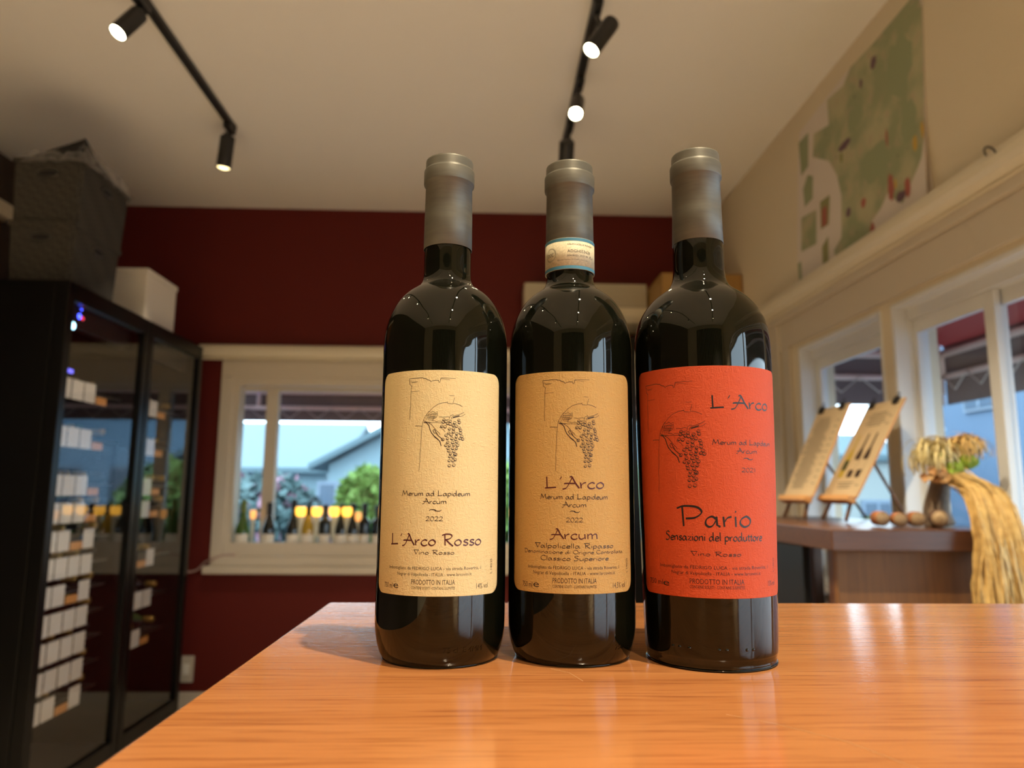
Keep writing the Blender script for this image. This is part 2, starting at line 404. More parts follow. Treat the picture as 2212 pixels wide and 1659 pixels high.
def pen_text(mb, txt, s0, s1, zb, cap, wmm, wrap):
    st, wd = strokes(txt); k = (s1 - s0) / wd
    for P in st:
        Q = [(s0 + a * k, zb + b_ * cap) for a, b_ in P]
        if len(Q) == 2:                                         # subdivide straight strokes so that they follow the glass
            Q = [(Q[0][0] + (Q[1][0] - Q[0][0]) * t / 4, Q[0][1] + (Q[1][1] - Q[0][1]) * t / 4) for t in range(5)]
        nib(mb, Q, wmm, wrap)
def font_mesh(txt):
    cu = bpy.data.curves.new('t', 'FONT'); cu.body = txt; cu.size = 1; cu.resolution_u = 2
    o = bpy.data.objects.new('t', cu); COL.objects.link(o)
    dg = bpy.context.evaluated_depsgraph_get(); me = bpy.data.meshes.new_from_object(o.evaluated_get(dg))
    vs = [tuple(v.co) for v in me.vertices]; fs = [tuple(p.vertices) for p in me.polygons]
    bpy.data.objects.remove(o); bpy.data.curves.remove(cu); bpy.data.meshes.remove(me)
    return vs, fs
FC = {}
def print_text(mb, txt, s0, s1, zb, cap, wrap, vertical=False):
    if txt not in FC: FC[txt] = font_mesh(txt)
    vs, fs = FC[txt]
    xa = min(v[0] for v in vs); xb = max(v[0] for v in vs); ch = .729
    new = []
    for v in vs:
        u = (v[0] - xa) / (xb - xa); h = v[1] / ch
        new.append(mb.bm.verts.new(wrap(s0 + u * (s1 - s0), zb + h * cap) if not vertical else wrap(s1 - h * (s1 - s0), zb + u * cap)))
    for f in fs:
        try: mb.bm.faces.new([new[i] for i in f])
        except ValueError: pass

# the arch-and-grapes drawing, in px of its own sheet (y down)
SK = [(3, '655,275 655,265 760,262 860,260 870,268 905,270 930,290 965,300 985,325 990,310 1040,298 1085,300 1090,330 1103,330 1115,268'),
(1.6, '1115,266 1220,265 1320,266'), (1.2, '1115,274 1180,284 1240,293'), (2.6, '655,275 665,320 665,350 685,365 697,390 705,372'),
(2, '697,390 690,460 684,560 688,680 680,740 684,885'), (1.4, '684,462 760,459 820,458'), (1.6, '680,290 685,318 740,317 790,315'), (1.3, '700,328 770,326'),
(1.5, '1235,525 1305,528'), (2.2, '1308,555 1283,650 1215,645 1210,618'),
(2.4, '1215,628 1150,635 1080,660 1020,705 975,755 935,800 900,860 880,920 870,975 865,985'), (2.6, '865,983 815,978 765,980'), (2, '1290,640 1340,648 1385,665 1418,685'),
(2, '870,975 862,1100 858,1250 848,1380 850,1500 838,1640'),
(2.2, '925,840 935,800 960,765 985,782 1020,765 1045,785 1078,768 1075,830 1060,860 1030,872 1015,905'), (2, '905,915 888,890 905,850 925,880 915,915'),
(2, '905,915 950,925 1010,935'), (2, '1000,905 1040,905 1070,920 1090,910 1140,912'),
(5, '890,925 930,935 965,975 980,1030 1000,1080 1040,1130 1090,1175 1120,1210 1138,1275'), (2.2, '1000,1080 1050,1150 1110,1200 1130,1230'),
(2.4, '905,915 960,940 1000,960 1040,1010 1080,1060 1110,1085'), (4, '1035,1030 1022,1050 1042,1090 1065,1082 1052,1045 1035,1030'), (4, '1060,1085 1100,1130 1140,1165 1165,1185'),
(1.8, '960,935 1050,932 1150,937'), (1.8, '1110,1000 1160,1030 1190,1070'), (1.6, '1070,1070 1085,1105'), (1.6, '1100,1075 1120,1110'),
(2, '1105,845 1160,850 1220,840 1245,850'), (2.6, '1245,850 1255,825 1290,812 1300,818'), (2.6, '1275,880 1270,850 1300,830 1400,795 1445,770'), (2.2, '1280,862 1340,845 1420,825 1460,795'),
(6, '1290,850 1340,835 1380,822'), (2.2, '1250,850 1235,882 1180,895')]
HATCH = [((935, 880), (965, 790)), ((945, 890), (990, 800)), ((955, 900), (1010, 790)), ((970, 905), (1030, 790)), ((985, 900), (1045, 800)), ((1000, 900), (1060, 790)), ((1010, 890), (1070, 800)), ((925, 860), (950, 800)), ((940, 830), (1060, 850)), ((950, 810), (1070, 800)), ((940, 860), (1050, 865))]
GR = [(1168, 890), (1160, 925), (1195, 915), (1140, 985), (1185, 992), (1218, 945), (1252, 910), (1255, 952), (1295, 970), (1315, 930), (1370, 890), (1378, 925), (1340, 980), (1245, 1025), (1300, 1020), (1385, 1008), (1398, 1040), (1300, 1065), (1345, 1092), (1397, 1082), (1235, 1085), (1200, 1118), (1270, 1110), (1340, 1137), (1415, 1130), (1390, 1160), (1430, 1170), (1158, 1180), (1220, 1165), (1280, 1165), (1330, 1177), (1225, 1220), (1290, 1220), (1347, 1213), (1200, 1265), (1250, 1268), (1310, 1258), (1360, 1262), (1230, 1310), (1290, 1307), (1345, 1312), (1240, 1347), (1308, 1350), (1265, 1388), (1325, 1392), (1255, 1432), (1300, 1437), (1335, 1400), (1250, 1490), (1300, 1490), (1332, 1475), (1252, 1562), (1312, 1553)]
def sketch(mb, to, wrap, k):
    """to: px -> (s,z) mm"""
    for wd, d in SK:
        P = [tuple(map(float, q.split(','))) for q in d.split()]
        Q = []
        for i in range(len(P) - 1):
            n = max(1, int(math.dist(P[i], P[i + 1]) / 30))
            Q += [(P[i][0] + (P[i + 1][0] - P[i][0]) * t / n, P[i][1] + (P[i + 1][1] - P[i][1]) * t / n) for t in range(n)]
        Q.append(P[-1])
        Q = [(a + 1.5 * noise.noise(Vector((a * .05, b_ * .05, 0))), b_) for a, b_ in Q]
        nib(mb, [to(*q) for q in Q], wd * .085 * k + .06, wrap, contrast=.35)
    for a, b_ in HATCH: nib(mb, [to(*a), to((a[0] + b_[0]) / 2 + 4, (a[1] + b_[1]) / 2), to(*b_)], .24 * k, wrap)
    for i, (x, y) in enumerate(GR):
        r = 19 + 4 * ((i * 37) % 5) / 5
        C = [(x + r * math.cos(t * PI / 6), y + r * math.sin(t * PI / 6)) for t in range(13)]
        nib(mb, [to(*q) for q in C], .26 * k, wrap)
        C = [(x + (r - 3) * math.cos(t), y + (r - 3) * math.sin(t)) for t in (.6, 1.1, 1.6, 2.1, 2.6, 3.1)]
        nib(mb, [to(*q) for q in C], .50 * k, wrap, contrast=.2)
        nib(mb, [to(x + 5, y - 10), to(x - 3, y - 3), to(x - 4, y + 6)], .20 * k, wrap)

# ------------------------------------------------------------------ the three wine bottles
PROF = [(.0, .0012), (.030, .0012), (.0322, .0004), (.0332, .0018), (.0345, .0042), (.0358, .0085), (.0368, .0135), (.0374, .021), (.0375, .04), (.0375, .10), (.0375, .165), (.03748, .176), (.0371, .1855), (.0357, .1932), (.0338, .1990), (.0312, .2044), (.0278, .2094), (.0240, .2132), (.0202, .2160), (.0175, .2180), (.0156, .2205), (.0147, .2240), (.0145, .2290), (.0144, .2400), (.0138, .2480), (.0136, .27), (.0136, .298), (0, .298)]
PROF3 = [(.0, .0012), (.034, .0012), (.0352, .0004), (.0359, .0016), (.0360, .0036), (.0366, .0058), (.0371, .0090), (.03775, .03), (.0386, .065), (.0395, .10), (.0401, .14), (.0403, .165), (.04025, .177), (.0398, .1868), (.0382, .1945), (.0360, .2000), (.0330, .2050), (.0290, .2098), (.0248, .2134), (.0210, .2162), (.0182, .2190), (.0165, .2225), (.0157, .2270), (.0155, .2330), (.0154, .2430), (.0146, .2520), (.0138, .27), (.0138, .302), (0, .302)]
def dense(P, n=4): 
    out = smooth_pts([(r, z, 0) for r, z in P], n); return [(max(v[0], 0), v[1]) for v in out]
def rad_at(P, z):
    for (r0, z0), (r1, z1) in zip(P[2:], P[3:]):
        if z0 <= z <= z1: return r0 + (r1 - r0) * (z - z0) / max(z1 - z0, 1e-9)
    return P[5][0]
# (text, left, right, baseline, cap height, style): style 0 pen small, 1 pen large, 2 print, 3 vertical print; mm on the label
IMB = 'Imbottigliato da FEDRIGO LUCA - via strada Roverina, 1'
NEG = 'Negrar di Valpolicella - ITALIA - www.larcovini.it'
SUL = 'CONTIENE SOLFITI - CONTAINS SULPHITES'
TX1 = [("Merum ad Lapideum", -21.5, 17.2, 91.1, 2.9, 0), ("Arcum", -8.5, 4.1, 86.9, 2.8, 0), ("~", -5.1, 1.1, 82.6, 1.5, 0), ("2022", -6.8, 2.4, 77.7, 2.3, 0),
    ("L'Arco Rosso", -28.7, 24.7, 64.7, 6.0, 1), ("Vino Rosso", -13.1, 8.9, 60.0, 2.3, 0), (IMB, -29.5, 24.9, 51.8, 1.85, 2), (NEG, -23.2, 19.0, 48.7, 1.85, 2),
    ("750 ml", -33.7, -26.7, 41.5, 3.0, 2), ("e", -26.0, -22.4, 41.7, 3.9, 2), ("PRODOTTO IN ITALIA", -14.1, 9.6, 44.2, 2.9, 2), (SUL, -14.1, 9.7, 41.7, 1.6, 2), ("14% vol", 22.1, 30.1, 41.6, 3.0, 2), ("L 140/25", 31.9, 33.5, 49.0, 7.8, 3)]
TX2 = [("L'Arco", -18.9, 14.6, 95.7, 6.4, 1), ("Merum ad Lapideum", -21.8, 16.9, 89.8, 2.9, 0), ("Arcum", -8.9, 4.0, 85.5, 2.8, 0), ("~", -5.0, .1, 82.3, 1.4, 0), ("2022", -7.0, 2.1, 77.4, 2.3, 0),
    ("Arcum", -15.3, 10.3, 68.3, 5.4, 1), ("Valpolicella Ripasso", -25.0, 20.4, 63.4, 2.6, 4), ("Denominazione di Origine Controllata", -32.7, 27.6, 60.4, 2.0, 4), ("Classico Superiore", -21.6, 16.9, 56.8, 2.5, 4),
    (IMB, -29.9, 24.6, 52.1, 1.9, 2), (NEG, -26.3, 21.5, 49.2, 1.95, 2), ("750 ml", -34.3, -27.0, 41.8, 3.2, 2), ("e", -26.3, -22.6, 42.0, 4.1, 2), ("PRODOTTO IN ITALIA", -14.5, 9.65, 44.8, 3.0, 2), (SUL, -14.5, 9.6, 42.3, 1.7, 2), ("14,5% vol", 20.0, 29.6, 41.8, 3.2, 2), ("L 140/25", 30.9, 32.5, 49.5, 7.7, 3)]
TX3 = [("L'Arco", -7.7, 29.9, 139.7, 7.2, 1), ("Merum ad Lapideum", -7.3, 31.9, 119.8, 2.9, 0), ("Arcum", 6.0, 19.1, 115.2, 2.8, 0), ("~", 9.7, 15.6, 111.5, 1.4, 0), ("2021", 8.5, 17.5, 105.0, 2.3, 0),
    ("Pario", -27.0, 13.5, 75.7, 10.9, 1), ("Sensazioni del produttore", -35.2, 21.3, 68.2, 4.6, 0), ("Vino Rosso", -20.4, 6.9, 60.2, 2.3, 4), (IMB, -40.2, 26.1, 53.3, 1.95, 2), (NEG, -32.2, 19.6, 50.2, 1.9, 2),
    ("750 ml", -50.0, -38.8, 43.6, 3.1, 2), ("e", -38.4, -34.1, 43.3, 4.0, 2), ("PRODOTTO IN ITALIA", -21.6, 8.4, 45.5, 3.0, 2), (SUL, -21.7, 8.6, 43.1, 1.75, 2), ("15% vol", 26.2, 34.2, 44.0, 3.0, 2), ("L 140/25", 32.2, 33.8, 51.1, 7.4, 3)]
def make_bottle(x, y, P, htop, cap_z, lab, lm, TX, skmap, skk, inkbig, label, rot=0):
    root = empty('wine_bottle', (x, y, T), rot, label=label, cat='wine bottle', group='three upright wine bottles on the bar table')
    MB().lathe(dense(P), 128).build('glass_body', 'bottle', root)
    r0 = rad_at(P, cap_z) if P is PROF3 else .0146; k = r0 / .0146; dz = htop - .300
    cp = [(r0 + .00018, cap_z), (r0 + .00045, cap_z + .0002), (.01490, .262 + dz), (.0146, .2835 + dz), (.01575, .2842 + dz), (.01590, .2850 + dz), (.01590, .2925 + dz), (.01570, .2932 + dz), (.01500, .2937 + dz), (.01485, .2945 + dz), (.01485, .2990 + dz), (.01465, .2999 + dz), (.01400, .3001 + dz), (.01380, .2996 + dz), (0, .2996 + dz)]
    if P is PROF3: cp[2] = (.0151, .262 + dz); cp[3] = (.0149, .2835 + dz)
    MB().lathe(cp, 96).build('capsule', 'capsule', root)
    s0, s1, z0, z1 = lab; cr = 6.0 if lm != 'label_red' else 5.0
    def wrap_off(off):
        def f(s, z):
            R = rad_at(P, z / 1000) + off; Ra = rad_at(P, .1)
            a = s / 1000 / Ra
            return Vector((R * math.sin(a), -R * math.cos(a), z / 1000))
        return f
    mb = MB(); wr = wrap_off(.00018); wi = wrap_off(.00002); nx, nz = 72, 26
    zs = sorted({z0 + (z1 - z0) * i / nz for i in range(nz + 1)} | {z0 + cr * (1 - math.cos(t * PI / 16)) for t in range(9)} | {z1 - cr * (1 - math.cos(t * PI / 16)) for t in range(9)})
    rows = []
    for z in zs:
        d = min(z - z0, z1 - z); ins = 0 if d >= cr else cr - math.sqrt(max(cr * cr - (cr - d) ** 2, 0))
        rows.append([(s0 + ins + (s1 - s0 - 2 * ins) * i / nx, z) for i in range(nx + 1)])
    V = [[mb.bm.verts.new(wr(*q)) for q in r] for r in rows]; W = [[mb.bm.verts.new(wi(*q)) for q in r] for r in rows]
    for a in range(len(V) - 1):
        for b_ in range(nx): mb.bm.faces.new((V[a][b_], V[a][b_ + 1], V[a + 1][b_ + 1], V[a + 1][b_])).smooth = True
        for c_ in (0, nx): mb.bm.faces.new((V[a][c_], V[a + 1][c_], W[a + 1][c_], W[a][c_]))
    for a in (0, -1):
        for b_ in range(nx): mb.bm.faces.new((V[a][b_], V[a][b_ + 1], W[a][b_ + 1], W[a][b_]))
    lb = mb.build('paper_label', lm, root)
    wt = wrap_off(.00024)
    big, small = MB(), MB()
    for t, a, b_, zb, cap, st in TX:
        if st == 1: pen_text(big, t, a, b_, zb, cap, .14 * cap if cap < 8 else .115 * cap, wt)
        elif st == 0: pen_text(small, t, a, b_, zb, cap, .16 * cap if t != '~' else .5, wt)
        elif st == 4: pen_text(small, t, a, b_, zb, cap, .17 * cap, wt)
        elif st == 2: print_text(small, t, a, b_, zb, cap * .94, wt)
        else: print_text(small, t, a, b_, zb, cap, wt, True)
    o = big.build('large_lettering', inkbig, lb, fixn=False); o2 = small.build('small_lettering', 'ink_brown' if lm != 'label_red' else 'ink_black', lb, fixn=False)
    o2['kind'] = 'stuff'; o['kind'] = 'stuff'
    sk = MB(); sketch(sk, skmap, wt, skk); o = sk.build('arch_and_grapes_drawing', 'ink_brown', lb, fixn=False); o['kind'] = 'stuff'
    return root
def sm1(dx=0, dz=0): 
    return lambda x, y: (-18.75 + (x - 655) * (26.51 / 657) + dx, 155.5 - (y - 275) * (47.76 / 1280) + dz)
sm3 = lambda x, y: (-47.5 + (x - 655) * (30.5 / 657), 154.6 - (y - 275) * (57.0 / 1280))
b1 = make_bottle(-.0258, .4385, PROF, .300, .2418, (-42.0, 38.8, 38.1, 160.4), 'label_cream', TX1, sm1(), 1.0, 'ink_maroon', 'wine bottle with pale cream label reading L\'Arco Rosso')
b2 = make_bottle(.0508, .4410, PROF, .299, .2435, (-43.2, 36.8, 39.2, 161.0), 'label_tan', TX2, sm1(-1.6, .4), 1.0, 'ink_maroon', 'middle wine bottle with tan label reading Arcum and a blue-edged neck strip')
b3 = make_bottle(.1300, .4325, PROF3, .3046, .2463, (-56.0, 43.5, 38.2, 163.4), 'label_red', TX3, sm3, 1.17, 'ink_black', 'wine bottle with orange-red label reading Pario, tallest of the three')

# guarantee strip around the neck of the middle bottle
def ring_sheet(mb, R, z0, z1, a0, a1, n=48, th=.0):
    for i in range(n):
        A, Bn = a0 + (a1 - a0) * i / n, a0 + (a1 - a0) * (i + 1) / n
        q = [mb.bm.verts.new((R * math.sin(t), -R * math.cos(t), z)) for t, z in ((A, z0), (Bn, z0), (Bn, z1), (A, z1))]
        mb.bm.faces.new(q).smooth = True
mb = MB(); mb.lathe([(.0149, .2280), (.01545, .2280), (.01545, .2478), (.0149, .2478)], 96)
stp = mb.build('neck_strip', 'strip_paper', b2)
mb = MB(); ring_sheet(mb, .01549, .2281, .2301, -PI, PI, 96); ring_sheet(mb, .01549, .2457, .2477, -PI, PI, 96)
mb.build('blue_border', 'strip_blue', stp, fixn=False)
wn = lambda s, z: Vector((.01552 * math.sin(s / 15.52), -.01552 * math.cos(s / 15.52), z / 1000))
mb = MB()
print_text(mb, 'VALPOLICELLA RIPASSO', -3.2, 14.5, 243.0, 1.05, wn); print_text(mb, 'ADGH053628', -3.2, 12.5, 238.3, 1.9, wn); print_text(mb, '30KB0ZCXG149', -3.4, 10.6, 235.8, 1.15, wn); print_text(mb, '€.n', 12.0, 15.5, 235.6, 1.7, wn)
print_text(mb, 'DOC', -17.5, -12.6, 236.9, 2.3, wn)
for rr in (4.3, 3.8): nib(mb, [(-15 + rr * math.cos(t * PI / 12), 238.1 + rr * math.sin(t * PI / 12)) for t in range(25)], .18, wn)
print_text(mb, 'Denominazione di Origine Controllata', -9.5, 11.0, 233.6, .55, wn)
mb.build('strip_lettering', 'ink_grey', stp, fixn=False)['kind'] = 'stuff'
# embossing at the foot of the bottles
def emboss(root, P, txt, s0, s1, zb, cap):
    mb = MB(); f = lambda s, z: (lambda R: Vector((R * math.sin(s / 1000 / .0365), -R * math.cos(s / 1000 / .0365), z / 1000)))(rad_at(P, z / 1000) + .00022)
    print_text(mb, txt, s0, s1, zb, cap, f); mb.build('embossed_marks', 'bottle', root, fixn=False)
emboss(b1, PROF, '75 cl  E 4MM', 4, 27, 8.6, 3.0); emboss(b2, PROF, '750 ml', 22, 34, 8.6, 3.0)
mb = MB()
for s in (-24, -20, -14.5, 1, 5, 16, 20):
    a = s / 37.2 - .2; R = .0373
    mb.lathe([(0, .0007), (.0006, .0005), (.0009, 0)], 8, mtx=Matrix.Translation((R * math.sin(a), -R * math.cos(a), .0118)) @ Matrix.Rotation(a, 4, 'Z') @ Matrix.Rotation(PI / 2, 4, 'X'))
mb.build('embossed_dots', 'bottle', b3)
#PART2
def lpart(name, m, mb, root, **k):
    """part whose mesh is given in world coordinates"""
    o = mb.build(name, m, root); 
    r = root; off = Vector((0, 0, 0))
    o.matrix_parent_inverse = Matrix.Translation(-Vector(world_loc(root)))
    return tag(o, **k) if k else o
def world_loc(o):
    v = Vector(o.location); 
    if o.matrix_parent_inverse != Matrix.Identity(4): v = v + o.matrix_parent_inverse.translation
    return v + world_loc(o.parent) if o.parent else v

# ------------------------------------------------------------------ track lighting
def track(x, y0, y1, label):
    z = H
    r = empty('lighting_track', (x, (y0 + y1) / 2, z), label=label, cat='light track', group='black ceiling tracks')
    mb = MB(); mb.box(x - .018, x + .018, y0, y1, z - .022, z - .0005, bev=.002)
    lpart('rail', 'lamp_black', mb, r)
    mb = MB()
    for xx in (x - .010, x + .010): mb.box(xx - .0025, xx + .0025, y0 + .01, y1 - .01, z - .0245, z - .021)
    lpart('conductor', 'wire', mb, r)
    lpart('end_cap', 'lamp_black', B(x - .020, x + .020, y1 - .03, y1 + .006, z - .026, z - .0005, bev=.003), r)
track(-1.305, -2.6, 3.50, 'black ceiling track on the side of the wine cabinets')
track(.392, -2.6, 3.62, 'black ceiling track running above the bottles')
def spot(x, ya, piv, top, bot, label, lens='lens', power=ROOM_W, aim=None, rad=.036, cone=75, vis=True):
    """track spotlight: adapter at (x, ya), stem to pivot piv, body from top to bot (all z from table top)"""
    V3 = lambda p: Vector((p[0], p[1], p[2] + T))
    piv, top, bot = V3(piv), V3(top), V3(bot)
    r = empty('track_spotlight', (x, ya, H - .05), label=label, cat='spotlight', group='black spotlights on the ceiling tracks')
    lpart('track_adapter', 'lamp_black', B(x - .017, x + .017, ya - .045, ya + .045, H - .052, H - .026, bev=.004), r)
    mb = MB(); mb.tube([(x, ya, H - .05), (x + (piv.x - x) * .2, ya, H - .07), piv], .0075, 10)
    for s in (-.012, .012): mb.lathe([(0, .006), (.011, .004), (.013, 0), (.011, -.004), (0, -.006)], 14, mtx=Matrix.Translation(piv + Vector((s, 0, 0))) @ Matrix.Rotation(PI / 2, 4, 'Y'))
    lpart('stem', 'lamp_black', mb, r)
    d = (bot - top); L = d.length; q = d.to_track_quat('Z', 'Y').to_matrix().to_4x4(); Mx = Matrix.Translation(top) @ q
    mb = MB(); mb.lathe([(0, 0), (rad - .005, 0), (rad - .001, .003), (rad, .008), (rad, L - .004), (rad - .001, L - .001), (rad - .003, L), (rad - .004, L - .003), (rad - .005, L - .016), (0, L - .018)], 32, mtx=Mx)
    mb.tube([top + (piv - top) * 1.0, top + d * .25 + (piv - top).normalized() * (rad * .4)], .006, 8)
    lpart('lamp_body', 'lamp_black', mb, r)
    mb = MB(); mb.lathe([(0, L + .004), (rad * .5, L + .002), (rad - .0055, L - .004), (rad - .0055, L - .012), (0, L - .014)], 28, mtx=Mx)
    lpart('lamp_lens', lens, mb, r)
    ld = bpy.data.lights.new('spot', 'SPOT'); ld.energy = power; ld.color = LAMP; ld.spot_size = math.radians(cone); ld.spot_blend = .6; ld.shadow_soft_size = .018
    lo = bpy.data.objects.new('lamp_light', ld); COL.objects.link(lo)
    dirv = (V3(aim) - bot) if aim else d
    lo.matrix_world = Matrix.Translation(bot + d.normalized() * .012) @ (-dirv).to_track_quat('Z', 'Y').to_matrix().to_4x4()
    lo.parent = r; lo.matrix_parent_inverse = Matrix.Translation(-Vector(r.location))
    return r
def body(piv, aim, L=.11):
    p = Vector(piv); d = (Vector(aim) - p).normalized(); return tuple(p - d * .035), tuple(p + d * (L - .035))
spot(-1.305, 2.52, (-1.293, 2.49, 1.815), (-1.298, 2.50, 1.83), (-1.345, 2.45, 1.715), 'lit black spotlight at the top edge, on the track nearest the wine cabinets', aim=(-1.6, 2.3, -1), power=60, rad=.032)
spot(-1.305, 3.46, (-1.318, 3.48, 1.862), (-1.318, 3.48, 1.850), (-1.337, 3.50, 1.690), 'black cylinder spotlight hanging at the far end of the cabinet-side track', lens='lens_dim', aim=(-1.35, 3.5, -1), power=50)
spot(.392, 2.47, (.385, 2.33, 1.715), (.418, 2.31, 1.715), (.338, 2.28, 1.585), 'tilted lit black spotlight, upper one above the middle bottle', aim=(-.3, 1.9, -1), power=150, rad=.030)
spot(.392, 2.98, (.378, 2.92, 1.765), (.375, 2.92, 1.77), (.350, 2.80, 1.640), 'lit black spotlight in the middle of the track above the middle bottle', aim=(.2, 2.2, -1), power=150, rad=.030)
spot(.392, 3.36, (.372, 3.26, 1.755), (.358, 3.20, 1.725), (.362, 3.31, 1.600), 'black spotlight turned away, just above the cap of the middle bottle', aim=(.6, 4.1, -.9), power=90)
# spotlights further along the tracks, out of view; strongest ones added to brighten the ceiling
for x, y, aim, lab, pw in ((.392, .03, (.05, .47, .02), 'spotlight straight above the bar table, aimed at the bottles', KEY_W),
        (.392, -.95, (.05, .45, .12), 'spotlight above the near end of the bar table', 50), (.392, -1.7, (.9, -2.6, -1), 'spotlight behind the bar table over the open floor', ROOM_W * 1.9),
        (.392, 1.25, (.8, 2.3, -1), 'spotlight beyond the bar table aimed at the floor', 210), (-1.305, 1.5, (-1.35, 1.6, -1), 'spotlight over the aisle beside the wine cabinets', 60),
        (-1.305, .2, (-1.45, .3, -1.1), 'spotlight over the aisle beside the bar table', ROOM_W * .6), (-1.305, -1.4, (-1.6, -2.2, 0), 'spotlight at the unseen end of the cabinet-side track', ROOM_W * .5)):
    piv = (x, y, 1.79); t_, b_ = body(piv, aim)
    spot(x, y, piv, t_, b_, lab, aim=aim, power=pw, cone=52 if pw in (KEY_W, 50) else 72)

# ------------------------------------------------------------------ wine cabinets against the left wall
MT['fridge_in'] = mat('cabinet_lining', (.008, .007, .008), .6)
MT['led_blue'] = mat('blue_display_light', (0, 0, .1), .4, emit=(.05, .08, 1.0), estr=9)
MT['led_red'] = mat('red_display_light', (.1, 0, 0), .4, emit=(1.0, .05, .08), estr=2.5)
MT['led_white'] = mat('white_display_light', (.1, .1, .1), .4, emit=(.45, .85, 1.0), estr=7)
MT['led_strip'] = mat('violet_led_strip', (.1, .1, .1), .4, emit=(.16, .15, 1.0), estr=2.2)
XD = -1.70
FZ = .935 + T
def wine_bottle_lying_mesh(col):
    mb = MB(); n = 14
    mb.lathe([(0, 0), (.028, 0), (.036, .006), (.0375, .02), (.0375, .18), (.034, .20), (.022, .217), (.0150, .23), (.0145, .298), (0, .30)], n, mtx=Matrix.Rotation(PI / 2, 4, 'Y'))
    return mb
def cabinet(y0, y1, rows, ntag, gaps, label, dim=False):
    r = empty('wine_cabinet', (XD - .35, (y0 + y1) / 2, 0), label=label, cat='wine fridge', group='black glass-door wine fridges')
    xb = XL + .012; xf = XD - .055
    mb = MB(); t = .035
    mb.box(xb, xf, y0, y0 + t, .04, FZ, bev=.004); mb.box(xb, xf, y1 - t, y1, .04, FZ, bev=.004)
    mb.box(xb, xf, y0 + t, y1 - t, FZ - .06, FZ, bev=.004); mb.box(xb, xf, y0 + t, y1 - t, .04, .12, bev=.004); mb.box(xb, xb + .03, y0 + t, y1 - t, .12, FZ - .06)
    for yy in (y0 + .05, y1 - .05):
        for xx in (xb + .06, xf - .06): mb.lathe([(.02, 0), (.02, .045)], 12, c=(xx, yy, 0))
    lpart('cabinet_body', 'black', mb, r)
    d = MB(); fwid = .048
    d.box(xf + .002, XD, y0, y0 + fwid, .06, FZ, bev=.004); d.box(xf + .002, XD, y1 - fwid, y1, .06, FZ, bev=.004)
    d.box(xf + .002, XD, y0 + fwid, y1 - fwid, FZ - .075, FZ, bev=.004); d.box(xf + .002, XD, y0 + fwid, y1 - fwid, .06, .13, bev=.004)
    dr = lpart('door', 'black', d, r)
    lpart('door_glass', 'fridge_glass', B(XD - .022, XD - .016, y0 + fwid - .004, y1 - fwid + .004, .126, FZ - .072), dr)
    p = lpart('control_panel', 'black_plastic', B(xf - .05, xf - .008, y0 + .06, y1 - .06, FZ - .16, FZ - .062, bev=.004), r)
    ya = y0 + (.20 if not dim else .13)
    for nm, m, yy, zz, rr in (('blue_display', 'led_blue', ya, FZ - .105, .012), ('red_display', 'led_red', ya + .026, FZ - .108, .008), ('blue_button', 'led_blue', ya + .01, FZ - .072, .005)):
        q = MB(); q.lathe([(0, .002), (rr * .8, .0015), (rr, 0)], 16, mtx=Matrix.Translation((xf - .007, yy, zz)) @ Matrix.Rotation(PI / 2, 4, 'Y')); lpart(nm, m, q, p)
    if not dim:
        q = MB(); q.lathe([(0, .004), (.012, .003), (.016, 0)], 16, mtx=Matrix.Translation((xf - .007, ya - .04, FZ - .155)) @ Matrix.Rotation(PI / 2, 4, 'Y')); lpart('cabinet_lamp', 'led_white', q, p)
    xs = xf - .045
    for ri, zr in enumerate(rows):
        z = zr + T; s = MB()
        for xx in (xs, xs - .12, xs - .3, xs - .5): s.tube([(xx, y0 + .036, z), (xx, y1 - .036, z)], .004, 6)
        for k in range(9):
            yy = y0 + .06 + k * (y1 - y0 - .12) / 8; s.tube([(xs, yy, z + .004), (xs - .55, yy, z + .004)], .002, 5)
        so = lpart('shelf', 'wire', s, r)
        if zr in (.525,) :
            st = MB(); st.box(xs + .004, xs + .012, y0 + .055, y0 + (.24 if not dim else .20), z + .062, z + .078, bev=.002); lpart('led_strip', 'led_strip', st, so)
        for k in range(ntag):
            if (ri, k) in gaps: 
                g = lpart('tag_strip', 'tag_orange', B(xs + .007, xs + .010, y0 + .055 + k * .098, y0 + .055 + k * .098 + .09, z - .046, z - .012), so); continue
            a = y0 + .055 + k * .098 + .006 * noise.noise(Vector((ri, k, 3)))
            zt = z + .004 * noise.noise(Vector((k, ri, 9)))
            tg = lpart('price_tag', 'tag', B(xs + .007, xs + .009, a, a + .088, zt - .046, zt + .040), so)
    # a row of lying bottles on every shelf
    for ri, zr in enumerate(rows):
        nb = 5
        for k in range(nb):
            if (ri * 7 + k * 3) % 11 == 5: continue
            o = BOT[(ri + k) % 3]; c = o.copy(); COL.objects.link(c)
            c.location = (xs - .335, y0 + .09 + k * (y1 - y0 - .18) / (nb - 1), zr + T + .0455)
            c['label'] = 'dark wine bottle lying on shelf %d from the top, ' % (len(rows) - ri) + ('nearer wine fridge' if not dim else 'fridge beside the red wall')
            c['category'] = 'wine bottle'; c['group'] = 'wine bottles lying in ' + ('the nearer fridge' if not dim else 'the farther fridge')
            for kk in kids(o):
                q = kk.copy(); COL.objects.link(q); q.parent = c
    return r
BOT = []
for m, f in (('dark_glass', 'foil_dark'), ('green_glass', 'foil_gold'), ('dark_glass', 'foil_gold')):
    o = wine_bottle_lying_mesh(0).build('wine_bottle', m)
    c = MB(); c.lathe([(.0155, .245), (.0155, .299), (.013, .302), (0, .302)], 14, mtx=Matrix.Rotation(PI / 2, 4, 'Y')); c.build('capsule', f, o)
    BOT.append(o)
rowsA = [-.92 + .113 * k for k in range(8)] + [.105, .30, .525]
